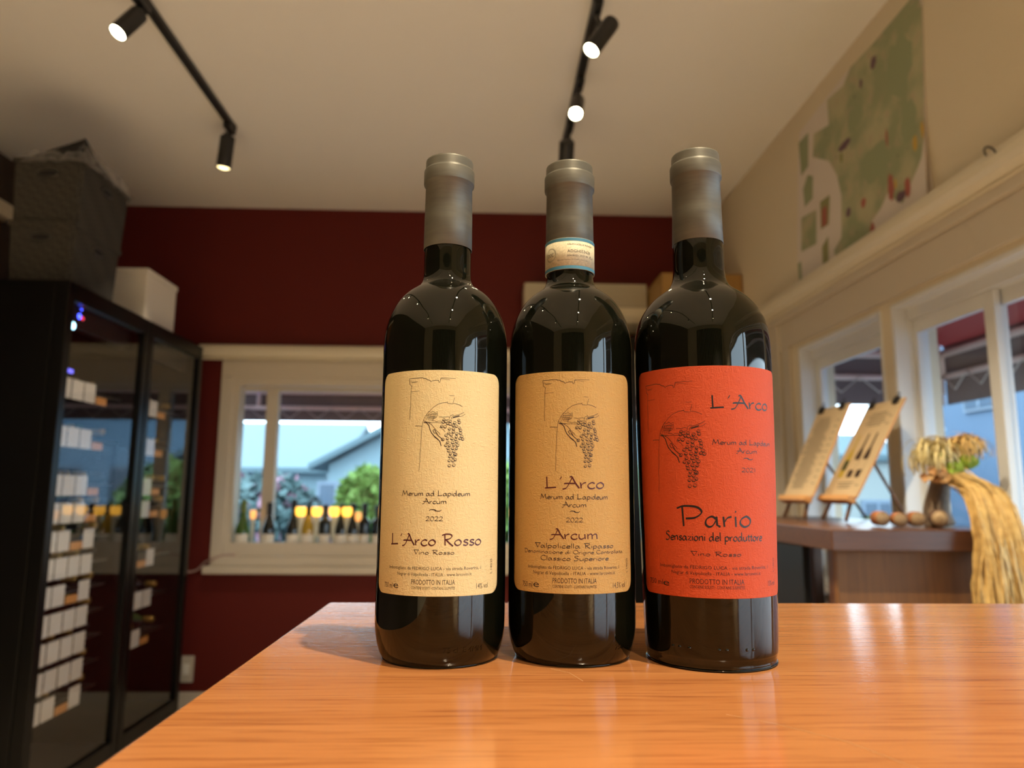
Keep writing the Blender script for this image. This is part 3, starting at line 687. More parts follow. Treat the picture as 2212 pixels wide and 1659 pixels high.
rowsA = [-.80, -.687, -.574, -.461, -.348, -.235, -.122, -.005, .112, .318, .525]
cabinet(2.925, 3.645, rowsA, 5, {(0, 3), (1, 0), (4, 3), (6, 3), (8, 4), (9, 4), (10, 4), (7, 4)}, 'black wine fridge with rows of white price tags, nearer the camera')
cabinet(3.655, 4.335, [-.66, -.47, -.26, -.005, .112, .318, .525], 4, {(0, 3), (2, 2), (3, 3), (4, 3), (5, 3), (6, 3)}, 'black wine fridge beside the red wall, under the white box', dim=True)
for o in BOT:
    for k in kids(o): bpy.data.objects.remove(k)
    bpy.data.objects.remove(o)

# grey woven baskets stacked on the first cabinet
MT['basket'] = mat('grey_woven_fabric', (.10, .095, .085), .8)
def woven(m):
    N, L, b = nodes(m); tc = N.new('ShaderNodeTexCoord'); mp = N.new('ShaderNodeMapping')
    mp.inputs['Rotation'].default_value = (0.78, .78, 0.78); L.new(tc.outputs['Object'], mp.inputs[0])
    c = N.new('ShaderNodeTexChecker'); c.inputs['Scale'].default_value = 60; L.new(mp.outputs[0], c.inputs[0])
    c.inputs[1].default_value = (.048, .043, .035, 1); c.inputs[2].default_value = (.028, .025, .021, 1)
    L.new(c.outputs[0], b.inputs['Base Color'])
    bp = N.new('ShaderNodeBump'); bp.inputs['Strength'].default_value = .6; bp.inputs['Distance'].default_value = .002; L.new(c.outputs[1], bp.inputs['Height']); L.new(bp.outputs[0], b.inputs['Normal'])
woven(MT['basket'])
MT['chrome_ring'] = mat('dull_metal_ring', (.07, .065, .06), .45, .5)
MT['black_cloth'] = mat('black_lining', (.008, .008, .009), .8)
MT['film'] = glass_pane('clear_wrapping_film', 1.6, (.90, .90, .91), .15)
_N = MT['film'].node_tree.nodes; _L = MT['film'].node_tree.links; _o = [n for n in _N if n.type == 'OUTPUT_MATERIAL'][0]; _m = [n for n in _N if n.type == 'MIX_SHADER'][0]
_d = _N.new('ShaderNodeBsdfDiffuse'); _d.inputs[0].default_value = (.8, .8, .8, 1); _x = _N.new('ShaderNodeMixShader'); _x.inputs[0].default_value = .08
_L.new(_m.outputs[0], _x.inputs[1]); _L.new(_d.outputs[0], _x.inputs[2]); _L.new(_x.outputs[0], _o.inputs[0])
def basket(x0, x1, y0, y1, z0, z1, label):
    cx, cy = (x0 + x1) / 2, (y0 + y1) / 2
    r = empty('storage_basket', (cx, cy, z0), label=label, cat='basket', group='grey woven baskets stacked on a wine fridge')
    mb = MB(); tp = .94
    def ring(f, z, g=0): return [mb.bm.verts.new((cx + sx * ((x1 - x0) / 2 * f - g), cy + sy * ((y1 - y0) / 2 * f - g), z)) for sx, sy in ((-1, -1), (1, -1), (1, 1), (-1, 1))]
    A, Bq, C, D = ring(tp, z0), ring(1, z1), ring(1, z1, .008), ring(tp, z0 + .008, .008)
    for P, Q in ((A, Bq), (Bq, C), (C, D)):
        for i in range(4): mb.bm.faces.new((P[i], P[(i + 1) % 4], Q[(i + 1) % 4], Q[i]))
    mb.bm.faces.new(A[::-1]); mb.bm.faces.new(D)
    bmesh.ops.bevel(mb.bm, geom=[e for e in mb.bm.edges if abs(e.verts[0].co.z - e.verts[1].co.z) > .05], offset=.012, segments=3, affect='EDGES')
    lpart('basket_body', 'basket', mb, r)
    rim = MB(); e = .004
    for (a, b_, c_, d_) in ((x0 - e, x1 + e, y0 - e, y0 + .006), (x0 - e, x1 + e, y1 - .006, y1 + e), (x0 - e, x0 + .006, y0, y1), (x1 - .006, x1 + e, y0, y1)): rim.box(a, b_, c_, d_, z1 - .02, z1 + .003, bev=.002)
    lpart('rim', 'basket', rim, r)
    zh = z0 + (z1 - z0) * .76; fz = .94 + .06 * .76
    for nm, axis in (('front_handle', 0), ('side_handle', 1)):
        h = MB(); pts = []
        for i in range(13):
            a = 2 * PI * i / 12; u, v = .045 * math.cos(a), .016 * math.sin(a)
            pts.append((cx + u, cy - (y1 - y0) / 2 * fz - .003, zh + v) if axis == 0 else (cx + (x1 - x0) / 2 * fz + .003, cy + u, zh + v))
        h.tube(pts, .004, 8, caps=False); ho = lpart(nm, 'chrome_ring', h, r)
        g = MB(); g.poly([Vector(p) for p in pts[:-1]], h=(0, .002, 0) if axis == 0 else (-.002, 0, 0)); lpart('grip_opening', 'black_cloth', g, ho)
    return r
zb = FZ + .001
basket(-2.04, -1.765, 3.03, 3.42, zb, zb + .283, 'lower grey woven storage basket, standing directly on the wine fridge')
basket(-2.05, -1.755, 3.03, 3.44, zb + .287, zb + .567, 'upper grey woven storage basket with plastic film over its rim')
# black peaked bag in the upper basket and crumpled film over its edge
zt = zb + .567
mb = MB(); top = [(-2.03, 3.05, zt + .003), (-1.775, 3.05, zt + .003), (-1.775, 3.42, zt + .003), (-2.03, 3.42, zt + .003)]
ap = [(-1.79, 3.09, zt + .125), (-1.85, 3.34, zt + .115)]
vs = [mb.bm.verts.new(p) for p in top + ap]
for f in ((0, 1, 4), (1, 2, 5, 4), (2, 3, 5), (3, 0, 4, 5)): mb.bm.faces.new([vs[i] for i in f])
base = [mb.bm.verts.new((p[0], p[1], p[2] - .12)) for p in top]
for i in range(4): mb.bm.faces.new((vs[i], vs[(i + 1) % 4], base[(i + 1) % 4], base[i]))
mb.bm.faces.new(base[::-1])
bmesh.ops.subdivide_edges(mb.bm, edges=mb.bm.edges[:], cuts=3, use_grid_fill=True)
for v in mb.bm.verts: v.co += Vector((noise.noise(v.co * 18), noise.noise(v.co * 18 + Vector((5, 0, 0))), 0)) * .006
tag(mb.build('black_bag', 'black_cloth'), 'black folded bag peaking out of the upper grey basket', 'bag')
mb = MB(); nu, nv = 46, 14
g = [[None] * (nv + 1) for _ in range(nu + 1)]
path = [(-2.0, 3.022), (-1.745, 3.022), (-1.745, 3.43)]
for i in range(nu + 1):
    t = i / nu
    p = Vector((-2.0 + .255 * t / .38, 3.022, 0)) if t < .38 else Vector((-1.745, 3.022 + .41 * (t - .38) / .62, 0))
    inw = Vector((0, 1, 0)) if t < .34 else (Vector((-1, 0, 0)) if t > .42 else Vector((-.7, .7, 0)))
    for j in range(nv + 1):
        s = j / nv
        off = -.012 + .07 * s; z = zt + (.005 + (.030 if t < .4 else .062) * math.sin(s * PI * .8)) if s > .2 else zt - .03 * (1 - s / .2) + .01
        q = p + inw * off; q.z = z
        nn = Vector((noise.noise(q * 30), noise.noise(q * 30 + Vector((3, 1, 0))), noise.noise(q * 26 + Vector((9, 1, 4))))) * .020
        g[i][j] = mb.bm.verts.new(q + nn)
for i in range(nu):
    for j in range(nv): mb.bm.faces.new((g[i][j], g[i + 1][j], g[i + 1][j + 1], g[i][j + 1]))
tag(mb.build('plastic_film', 'film', fixn=False), 'crumpled clear plastic film lying over the rim of the upper basket', 'plastic wrap')
# white carton
MT['carton'] = mat('white_carton', (.80, .76, .68), .7)
c_ = empty('white_box', (-1.92, 3.875, FZ), label='white closed carton standing on the farther wine fridge, behind the baskets', cat='box')
mb = MB(); mb.box(-2.09, -1.762, 3.70, 4.055, FZ + .001, FZ + .262, bev=.006); lpart('carton_body', 'carton', mb, c_)
mb = MB(); mb.box(-2.095, -1.757, 3.695, 4.06, FZ + .262, FZ + .292, bev=.006); lpart('lid', 'carton', mb, c_)

# left wall: roller blind, cream cassette over an orange-brown shade
MT['orange_shade'] = mat('orange_brown_shade', (.22, .075, .022), .7)
lb = empty('roller_blind', (XL, 3.4, 1.5 + T), label='orange-brown roller blind with cream cassette on the wall behind the wine fridges', cat='blind')
mb = MB(); mb.box(XL, XL + .085, 2.4, 3.925, 1.535 + T, 1.625 + T, bev=.012); lpart('cassette', 'blind', mb, lb)
mb = MB(); mb.box(XL + .02, XL + .03, 2.44, 3.88, .95 + T, 1.54 + T); lpart('shade_fabric', 'orange_shade', mb, lb)
# cassette blinds over the windows
def cassette(name, label, x0, x1, y0, y1, z0, z1, alongx):
    r = empty(name, ((x0 + x1) / 2, (y0 + y1) / 2, (z0 + z1) / 2), label=label, cat='blind')
    mb = MB(); pts = []
    d = (y1 - y0) if alongx else (x1 - x0); h = z1 - z0
    prof = [(0, 0), (.55 * d, 0), (.9 * d, .10 * h), (d, .32 * h), (d, .55 * h), (.9 * d, .82 * h), (.65 * d, .97 * h), (.4 * d, h), (0, h)]
    if alongx: P = [(x0, y1 - u, z0 + v) for u, v in prof]; mb.poly(P, h=(x1 - x0, 0, 0))
    else: P = [(x1 - u, y0, z0 + v) for u, v in prof]; mb.poly(P, h=(0, y1 - y0, 0))
    lpart('cassette', 'blind', mb, r)
    mb = MB()
    if alongx: mb.box(x0 + .01, x1 - .01, y1 - d * .5, y1 - d * .36, z0 - .012, z0 - .001, bev=.003)
    else: mb.box(x1 - d * .5, x1 - d * .36, y0 + .01, y1 - .01, z0 - .012, z0 - .001, bev=.003)
    lpart('bottom_bar', 'blind', mb, r)
    mb = MB()
    if alongx:
        for xx in (x0 - .004, x1): mb.poly([(xx, p[1], p[2]) for p in P], h=(.004, 0, 0))
    else:
        for yy in (y0 - .004, y1): mb.poly([(p[0], yy, p[2]) for p in P], h=(0, .004, 0))
    lpart('end_cap', 'trim', mb, r)
    return r
cassette('roller_blind', 'cream rolled-up blind above the window in the red wall', -1.80, .41, YB - .095, YB - .001, .915 + T, 1.0 + T, True)
rb = cassette('roller_blind', 'long cream rolled-up blind above the side windows, under the map', XR - .085, XR - .001, -1.0, 3.72, .978 + T, 1.062 + T, False)
mb = MB(); mb.tube([(XR - .087 - .012 * math.sin(a), 1.86 + .016 * math.cos(a), 1.035 + T + .016 * math.sin(a)) for a in [k * PI / 8 for k in range(15)]], .003, 8); lpart('cord_hook', 'chrome_ring', mb, rb)

# air conditioner and dark cabinet on the back wall, brown cupboard in the corner
MT['ac'] = mat('aged_white_plastic', (.50, .44, .32), .5)  # casing a darker cream than the lower panel
MT['ac_low'] = mat('cream_plastic', (.82, .74, .55), .4)
ac = empty('air_conditioner', (.80, YB - .1, 1.2 + T), label='cream air conditioner high on the red wall, between the two right bottles', cat='air conditioner')
lpart('casing', 'ac', B(.22, .99, YB - .21, YB, 1.235 + T, 1.39 + T, bev=.012), ac)
mb = MB(); P = [(.22, YB - .002, 1.10 + T), (.22, YB - .13, 1.10 + T), (.22, YB - .20, 1.14 + T), (.22, YB - .215, 1.18 + T), (.22, YB - .215, 1.233 + T), (.22, YB - .002, 1.233 + T)]
mb.poly(P, h=(.77, 0, 0)); lpart('front_panel', 'ac_low', mb, ac)
for k in range(3): lpart('air_flap', 'ac', B(.26, .95, YB - .216, YB - .212, 1.26 + .04 * k + T, 1.275 + .04 * k + T, bev=.001), ac)
cb = empty('dark_cabinet', (.85, 4.4, 0), label='tall black cabinet under the air conditioner, seen between the two right bottles', cat='cabinet')
lpart('carcass', 'black', B(.42, .985, 4.18, YB - .002, .05, 1.0 + T, bev=.006), cb)
for a, b_ in ((.425, .700), (.704, .98)): 
    dd = lpart('door', 'black', B(a, b_, 4.155, 4.178, .06, .995 + T, bev=.004), cb)
    lpart('door_knob', 'wire', MB().lathe([(0, .02), (.012, .016), (.012, .006), (.006, 0)], 16, mtx=Matrix.Translation((b_ - .03 if a < .6 else a + .03, 4.155, 1.1)) @ Matrix.Rotation(PI / 2, 4, 'X')), dd)
MT['honey'] = wood('honey_brown_panel', (.36, .20, .055), (.42, .25, .075), (.30, .16, .045), .45, 90, 'z')
hc = empty('corner_cupboard', (1.25, 4.3, 1.1 + T), label='honey-brown wall cupboard in the corner behind the red-labelled bottle', cat='cupboard')
lpart('carcass', 'honey', B(1.00, XR - .004, 4.06, YB - .012, .98 + T, 1.36 + T, bev=.004), hc)
for a, b_ in ((1.003, 1.234), (1.238, 1.469)):
    dd = lpart('door', 'honey', B(a, b_, 4.04, 4.058, .985 + T, 1.355 + T, bev=.003), hc)

# wall outlet and cable by the red wall
o = empty('wall_outlet', (-1.765, YB, -.96 + T), label='white rectangular outlet plate low on the red wall beside the wine fridge', cat='outlet')
lpart('plate', 'trim', B(-1.80, -1.73, YB - .012, YB, -1.0 + .0 + T + .0, -.885 + T, bev=.003) if False else B(-1.800, -1.728, YB - .012, YB, -1.035 + T, -.885 + T, bev=.003), o)
lpart('socket_insert', 'tag', B(-1.785, -1.750, YB - .016, YB - .011, -.99 + T, -.93 + T, bev=.002), o)
MT['cable'] = mat('pinkish_white_cable', (.45, .30, .27), .5)
mb = MB(); mb.tube(smooth_pts([(-1.92, 4.50, -.30 + T), (-1.86, 4.55, -.36 + T), (-1.80, 4.575, -.395 + T), (-1.745, 4.585, -.385 + T), (-1.70, 4.588, -.34 + T), (-1.66, 4.568, -.325 + T), (-1.60, 4.568, -.300 + T), (-1.52, 4.585, -.295 + T)], 6), .006, 8)
tag(mb.build('power_cable', 'cable'), 'thin pinkish cable running from the wine fridge to the back window sill', 'cable')

# ------------------------------------------------------------------ bottles and amber glasses with added glow on the back window sill
def sill_bottle(x, h, kind, label, glass, foil, rbase=.037):
    y = YB + .045; z0 = -.297 + T
    r = empty('sill_bottle', (x, y, z0), label=label, cat='bottle', group='bottles on the back window sill')
    if kind == 'champagne': P = [(0, .0), (.040, 0), (.043, .01), (.044, .13), (.041, .155), (.033, .185), (.022, .225), (.0165, .26), (.0150, h - .02), (.0165, h - .015), (.0165, h - .003), (0, h)]
    elif kind == 'burgundy': P = [(0, 0), (.038, 0), (.041, .01), (.041, .15), (.038, .17), (.028, .20), (.0185, .23), (.0150, .25), (.0145, h), (0, h)]
    else: P = [(0, 0), (.034, 0), (.037, .01), (.037, .19), (.034, .205), (.022, .22), (.0150, .232), (.0145, h), (0, h)]
    MB().lathe(P, 28).build('glass_body', glass, r)
    MB().lathe([(.0168, h - .075), (.0175, h - .005), (.015, h + .002), (0, h + .002)], 20).build('capsule', foil, r)
    rb_ = P[3][0]
    mb = MB(); ring_sheet(mb, rb_ + .0006, .075, .125, -1.2, 1.2, 18); mb.build('paper_label', 'tag', r, fixn=False)
MT['foil_green'] = mat('green_foil', (.16, .22, .05), .4, .3)
for a in ((-1.505, .33, 'champagne', 'green sparkling-wine bottle, leftmost on the back window sill', 'green_glass', 'foil_green'),
          (-1.345, .315, 'burgundy', 'dark bottle on the window sill in front of the white mullion', 'dark_glass', 'foil_dark'),
          (-1.195, .335, 'burgundy', 'smoked dark bottle right of the mullion on the window sill', 'dark_glass', 'foil_dark'),
          (-1.105, .30, 'burgundy', 'pale yellow bottle between the first two large amber lamps', 'amber_glass', 'foil_dark'),
          (-1.000, .305, 'bordeaux', 'dark slim bottle between the second and third large amber lamps', 'dark_glass', 'foil_dark'),
          (-.900, .31, 'burgundy', 'dark bottle between the third and fourth large amber lamps', 'dark_glass', 'foil_dark'),
          (-.828, .312, 'burgundy', 'dark bottle just past the fourth large amber lamp on the sill', 'dark_glass', 'foil_dark'),
          (-.757, .315, 'bordeaux', 'dark bottle with brownish label close to the cream-labelled bottle', 'dark_glass', 'foil_dark'),
          (-.675, .300, 'bordeaux', 'dark sill bottle half hidden by the cream-labelled bottle', 'dark_glass', 'foil_dark')): sill_bottle(*a)
MT['amber_lit'] = mat('glowing_amber_shade', (.9, .5, .1), .4, emit=(1.0, .50, .06), estr=2.6)  # no lamp: emission added for the warm light caught in amber glass
MT['amber_soft'] = mat('soft_amber_shade', (.9, .5, .2), .4, emit=(1.0, .45, .12), estr=1.1)  # weaker added glow for the small orange glasses
MT['pale_stem'] = mat('pale_translucent_glass', (.62, .66, .58), .15)
for i, (x, s, z, big) in enumerate(((-1.150, 1, .0, 1), (-1.052, 1, .0, 1), (-.945, 1, 0, 1), (-.865, 1, 0, 1), (-1.443, .6, -.02, 0), (-.795, .62, -.03, 0))):
    nm = ['first large amber lamp right of the mullion', 'second large amber lamp', 'third large amber lamp', 'fourth large amber lamp', 'small orange lamp beside the green bottle', 'small orange lamp near the last sill bottles'][i]
    r = empty('amber_lamp', (x, YB + .036, -.297 + T), label=nm + ' among the bottles on the window sill', cat='lamp', group='glowing amber lamps among the window bottles')
    h = .29 + z
    MB().lathe([(0, 0), (.028 * s, 0), (.028 * s, .008), (.010, .016), (.009, .09), (.018 * s, .13), (.022 * s, h - .055), (0, h - .055)], 20).build('stem', 'pale_stem', r)
    MB().lathe([(.016 * s, h - .058), (.026 * s, h - .052), (.033 * s, h - .030), (.032 * s, h - .010), (.030 * s, h), (0, h)], 24).build('shade', 'amber_lit' if big else 'amber_soft', r)
#PART3
# ------------------------------------------------------------------ window counter on the right
wc = empty('window_counter', (1.2, 2.5, 0), label='brown wooden counter with thick dark top in front of the side windows', cat='counter')
lpart('countertop', 'dark_wood', B(.925, XR - .016, 1.955, 3.15, T - .056, T, bev=.003), wc)
lpart('front_panel', 'panel_wood', B(.955, 1.405, 2.0, 2.022, .0, T - .056, bev=.002), wc)
lpart('corner_post', 'dark_wood', B(.955, .985, 2.023, 2.055, .0, T - .056, bev=.003), wc)
lpart('side_panel', 'black_plastic', B(.962, .984, 2.23, 3.10, .0, T - .056, bev=.002), wc)
lpart('rear_post', 'dark_wood', B(1.36, 1.40, 3.05, 3.09, .0, T - .056, bev=.003), wc)

# menu boards on small wooden easels
MT['menu_paper'] = mat('kraft_tinted_menu', (.60, .46, .28), .6)
MT['easel'] = mat('light_wood_easel', (.62, .33, .13), .45)
MT['easel_dark'] = mat('brown_easel_leg', (.22, .10, .04), .5)
def menu(x, y, ph, le, w_, h_, z, label, bottles):
    r = empty('menu_easel', (x, y, T), label=label, cat='menu stand', group='menus on wooden easels')
    a = Vector((math.sin(ph), -math.cos(ph), 0)); n = Vector((-math.cos(ph), -math.sin(ph), 0))
    u = Vector((0, 0, 1)) * math.cos(le) - n * math.sin(le); nn = a.cross(u)
    if nn.dot(n) < 0: nn = -nn
    Mx = Matrix((( a.x, u.x, nn.x, x), (a.y, u.y, nn.y, y), (a.z, u.z, nn.z, T + z), (0, 0, 0, 1)))
    # local frame: x along the board, y up the board, z out of its face
    bd = lpart('clipboard', 'easel', B(-w_ / 2, w_ / 2, 0, h_, -.006, 0, bev=.0015, mtx=Mx), r)
    sh = lpart('menu_sheet', 'menu_paper', B(-w_ / 2 + .002, w_ / 2 - .002, .004, h_ - .002, .0005, .0016, mtx=Mx), bd)
    mb = MB(); q = lambda p0, p1, q0, q1, zz=.0019: mb.poly([Mx @ Vector(v) for v in ((p0, q0, zz), (p1, q0, zz), (p1, q1, zz), (p0, q1, zz))])
    yy = h_ - .05; i = 0
    while yy > .03:
        i += 1
        if not bottles or yy > h_ * .74 or yy < h_ * .16:
            l = w_ * (.18 + .30 * abs(noise.noise(Vector((i * 1.7, x * 9, 0)))) )
            c0 = -w_ * .12 if not bottles else 0
            q(c0 - l, c0 + l, yy, yy + .0028)
            if i % 3 == 0: q(w_ * .30, w_ * .40, yy, yy + .0028)
        yy -= .0085 if not bottles else .010
    lpart('menu_print', 'ink_grey', mb, bd, kind='stuff')
    if bottles:
        for k, (bx, body, lab_) in enumerate(((-.062, 'menu_yellow', 'menu_green'), (.0, 'ink_brown', 'ink_black'), (.056, 'ink_brown', 'ink_grey'))):
            m2 = MB(); sil = [(-.017, 0), (.017, 0), (.018, .085), (.013, .105), (.006, .12), (.0055, .175), (-.0055, .175), (-.006, .12), (-.013, .105), (-.018, .085)]
            m2.poly([Mx @ Vector((bx + p, h_ * .20 + v, .0022)) for p, v in sil]); lpart('printed_bottle', body, m2, bd)
            m2 = MB(); m2.poly([Mx @ Vector((bx + p, h_ * .20 + v, .0024)) for p, v in ((-.0165, .03), (.0165, .03), (.0165, .07), (-.0165, .07))]); lpart('printed_label', 'menu_paper' if k else lab_, m2, bd)
    for s in (-.33, .33):
        m2 = MB(); m2.box(s * w_ - .016, s * w_ + .016, h_ - .022, h_ + .004, .001, .010, bev=.002, mtx=Mx)
        m2.tube([Mx @ Vector((s * w_ - .010, h_, .006)), Mx @ Vector((s * w_ - .006, h_ + .020, .008)), Mx @ Vector((s * w_ + .006, h_ + .020, .008)), Mx @ Vector((s * w_ + .010, h_, .006))], .0016, 6)
        lpart('binder_clip', 'black_plastic', m2, bd)
    ledge = MB(); ledge.box(-w_ * .46, w_ * .46, -.022, -.001, -.010, .022, bev=.004, mtx=Mx); lpart('ledge', 'easel', ledge, r)
    P = lambda t, v, o: Mx @ Vector((t, v, o))
    for s in (-1, 1):
        f = P(s * w_ * .30, -.01, -.012); t_ = P(s * .012, h_ * .62, -.014); ft = f + Vector((f.x - t_.x, f.y - t_.y, 0)) * .22; ft.z = T + .0065
        lpart('front_leg', 'easel_dark', MB().tube([t_, f, ft], [.004, .0065, .006], 8), r)
    bk = P(0, h_ * .5, -.016); bf = bk + Vector((.10, -.01, 0)) - n * .06; bf = Vector((bf.x, bf.y, T + .006))
    if bf.x > XR - .03: bf.x = XR - .03
    lpart('back_leg', 'easel_dark', MB().tube([bk, bf], .0055, 8), r)
MT['menu_yellow'] = mat('yellow_menu_print', (.50, .36, .05), .6); MT['menu_green'] = mat('dark_green_menu_print', (.05, .06, .02), .6)
menu(1.150, 2.688, .032, .441, .235, .375, .083, 'text-only menu clipped to a board on a wooden easel, nearer the corner', False)
menu(1.215, 2.50, -.001, .515, .240, .385, .084, 'menu with three printed bottles clipped to a board on a wooden easel', True)

# cut branch rounds
MT['bark'] = noisy(mat('orange_brown_bark', (.35, .15, .05), .55), 30, (.42, .14, .03), (.20, .08, .035), 1, 1, 4, bump=.4, bdist=.002)
MT['bark_dark'] = noisy(mat('dark_bark', (.12, .05, .03), .6), 30, (.16, .07, .04), (.05, .025, .02), 1, 1, 4, bump=.4, bdist=.002)
MT['ring_pale'] = mat('pale_cut_wood', (.52, .38, .22), .6); MT['ring_dark'] = mat('dark_growth_ring', (.14, .085, .05), .65)
for i, (x, y, R, L, rz, bm_, lab) in enumerate(((1.150, 2.105, .0215, .055, -.15, 'bark', 'orange-barked branch round at the left end of the row'), (1.190, 2.085, .0200, .060, -.30, 'bark', 'branch round with dark rings on its face, beside the orange one'),
        (1.238, 2.078, .0215, .065, -.30, 'bark', 'branch round with close grey rings, third in the row'), (1.290, 2.060, .0245, .060, -.45, 'bark_dark', 'largest branch round with a square heart, next to the raffia'))):
    Mx = Matrix.Translation((x, y, T + R + .003)) @ Matrix.Rotation(rz, 4, 'Z') @ Matrix.Rotation(PI / 2, 4, 'X')
    r = empty('branch_round', (x, y, T), label=lab + ' on the window counter', cat='wood slice', group='branch rounds on the window counter')
    MB().lathe([(0, -L), (R * .75, -L), (R * .97, -L + .006), (R, -L * .5), (R * .98, -.006), (R * .90, 0), (0, 0)], 28, mtx=Matrix.Translation((0, 0, R + .003)) @ Matrix.Rotation(rz, 4, 'Z') @ Matrix.Rotation(PI / 2, 4, 'X')).build('bark_body', bm_, r)
    cm = MB(); cm.lathe([(0, .0006), (R * .9, .0006), (R * .9, 0)], 28, mtx=Matrix.Translation((0, 0, R + .003)) @ Matrix.Rotation(rz, 4, 'Z') @ Matrix.Rotation(PI / 2, 4, 'X')); face = cm.build('cut_face', 'ring_pale', r)
    g = MB(); I2 = Matrix.Translation((0, 0, R + .003)) @ Matrix.Rotation(rz, 4, 'Z') @ Matrix.Rotation(PI / 2, 4, 'X')
    for f in ((.85, .78), (.68, .63), (.52, .48), (.30, .20)) if i != 3 else ((.86, .82), (.70, .66), (.34, .24)):
        g.lathe([(R * f[1], .0010), (R * f[0], .0010)], 28 if i != 3 or f[0] > .5 else 4, mtx=I2)
    g.build('growth_rings', 'ring_dark', face)

# raffia arrangement
MT['raffia'] = noisy(mat('golden_raffia', (.62, .42, .14), .6), 40, (.72, .50, .18), (.45, .27, .08))
MT['raffia_pale'] = mat('pale_dried_grass', (.70, .60, .30), .6); MT['raffia_tan'] = mat('tan_dried_husk', (.50, .30, .12), .7)
MT['moss'] = bump(mat('bright_green_moss', (.24, .33, .03), .9), 60, .8, .004); MT['vase'] = noisy(mat('brown_driftwood', (.22, .15, .09), .7), 20, (.28, .20, .13), (.13, .09, .06), bump=.5, bdist=.003)
MT['petal'] = mat('dried_orange_petal', (.55, .30, .12), .7)
rf = empty('dried_arrangement', (1.345, 2.15, T), label='dried raffia and moss arrangement spilling over the edge of the window counter', cat='dried bouquet')
mb = MB(); mb.tube(smooth_pts([(1.345, 2.15, T + .004), (1.338, 2.15, T + .05), (1.350, 2.148, T + .11), (1.352, 2.14, T + .16)], 4), [.042 - .0016 * i for i in range(13)], 16)
lpart('driftwood_stand', 'vase', mb, rf)
def rnd(a, b_): return random.uniform(a, b_)
tail = MB(); S = Vector((1.352, 2.09, .158 + T))
for i in range(360):
    k = rnd(-1, 1); l = rnd(0, 1); d = rnd(0, 1)
    p0 = S + Vector((rnd(-.055, .035), rnd(-.02, .03), rnd(-.02, .02)))
    p1 = Vector((1.348 + k * .045 + .02, 2.00 - d * .03, T + .10 + rnd(-.02, .02)))
    p2 = Vector((1.355 + k * .060, 1.935 - d * .04, T + .01 + rnd(-.02, .01)))
    e = rnd(.25, .62); p4 = Vector((1.372 + k * .100 + rnd(-.03, .03), 1.90 - d * .05 + rnd(-.02, .02), T - e * .85))
    p3 = (p2 + p4) / 2 + Vector((rnd(-.015, .02), rnd(-.015, .01), rnd(-.02, .02)))
    P = smooth_pts([p0, p1, p2, p3, p4], 5); wd = rnd(.0014, .0044)
    an = rnd(-.9, .9); hv = Vector((math.cos(an), math.sin(an) * .8, 0)) * wd
    tail.ribbon([p + Vector((noise.noise(p * 14 + Vector((i, 0, 0))), noise.noise(p * 14 + Vector((0, i, 0))), 0)) * .006 for p in P], hv)
lpart('raffia_tail', 'raffia', tail, rf, kind='stuff')
for nm, m, cnt, c0, col in (('raffia_loops', 'raffia', 190, (1.405, 2.10, .222), 0), ('dried_grass', 'raffia_pale', 170, (1.300, 2.08, .195), 1)):
    lp = MB()
    for i in range(cnt):
        C = Vector(c0) + Vector((rnd(-.035, .035), rnd(-.03, .03), rnd(-.02, .02))); C.z += T
        th = rnd(0, 2 * PI) if col == 0 else rnd(1.2, 4.6); R = rnd(.022, .048); P = []
        for t in range(9):
            a = -.6 + t / 8 * rnd(3.4, 3.9)
            P.append(C + Vector((math.cos(th) * R * math.cos(a) * (1.25 if col else 1), math.sin(th) * R * .8 * math.cos(a), R * math.sin(a) * (1.1 if col else .8))))
        wd = rnd(.001, .0026); lp.ribbon(P, Vector((-math.sin(th), math.cos(th), .3)).normalized() * wd)
    lpart(nm, m, lp, rf, kind='stuff')
for (x, y, z, R) in ((1.395, 2.085, .190, .030), (1.345, 2.07, .172, .026), (1.330, 2.065, .155, .022), (1.305, 2.075, .205, .022)):
    mb = MB(); bmesh.ops.create_icosphere(mb.bm, subdivisions=4, radius=R)
    for v in mb.bm.verts: v.co = Vector((v.co.x * 1.15, v.co.y, v.co.z * .75)) * (1 + .16 * noise.noise(v.co * 90)) + Vector((x, y, z + T))
    lpart('moss_clump', 'moss', mb, rf)
core = MB(); bmesh.ops.create_icosphere(core.bm, subdivisions=4, radius=.04)
for v in core.bm.verts: v.co = Vector((v.co.x * 2.0, v.co.y * .9, v.co.z * .8)) * (1 + .25 * noise.noise(v.co * 45)) + Vector((1.36, 2.105, .215 + T))
lpart('husk_core', 'raffia_tan', core, rf)
for i in range(16):
    mb = MB(); c = Vector((1.272 + rnd(-.03, .035), 2.055 + rnd(-.02, .02), T + .150 + rnd(-.018, .022))); R = rnd(.010, .016); th = rnd(0, 6)
    P = [c + Vector((math.cos(a + th) * R * (1 + .3 * math.sin(3 * a)), rnd(-.003, .003), math.sin(a + th) * R)) for a in [k * PI / 4 for k in range(8)]]
    cc = mb.bm.verts.new(c + Vector((0, .006, 0))); vs = [mb.bm.verts.new(p) for p in P]
    for k in range(8): mb.bm.faces.new((cc, vs[k], vs[(k + 1) % 8]))
    lpart('petal', 'petal' if i % 2 else 'raffia_tan', mb, rf)

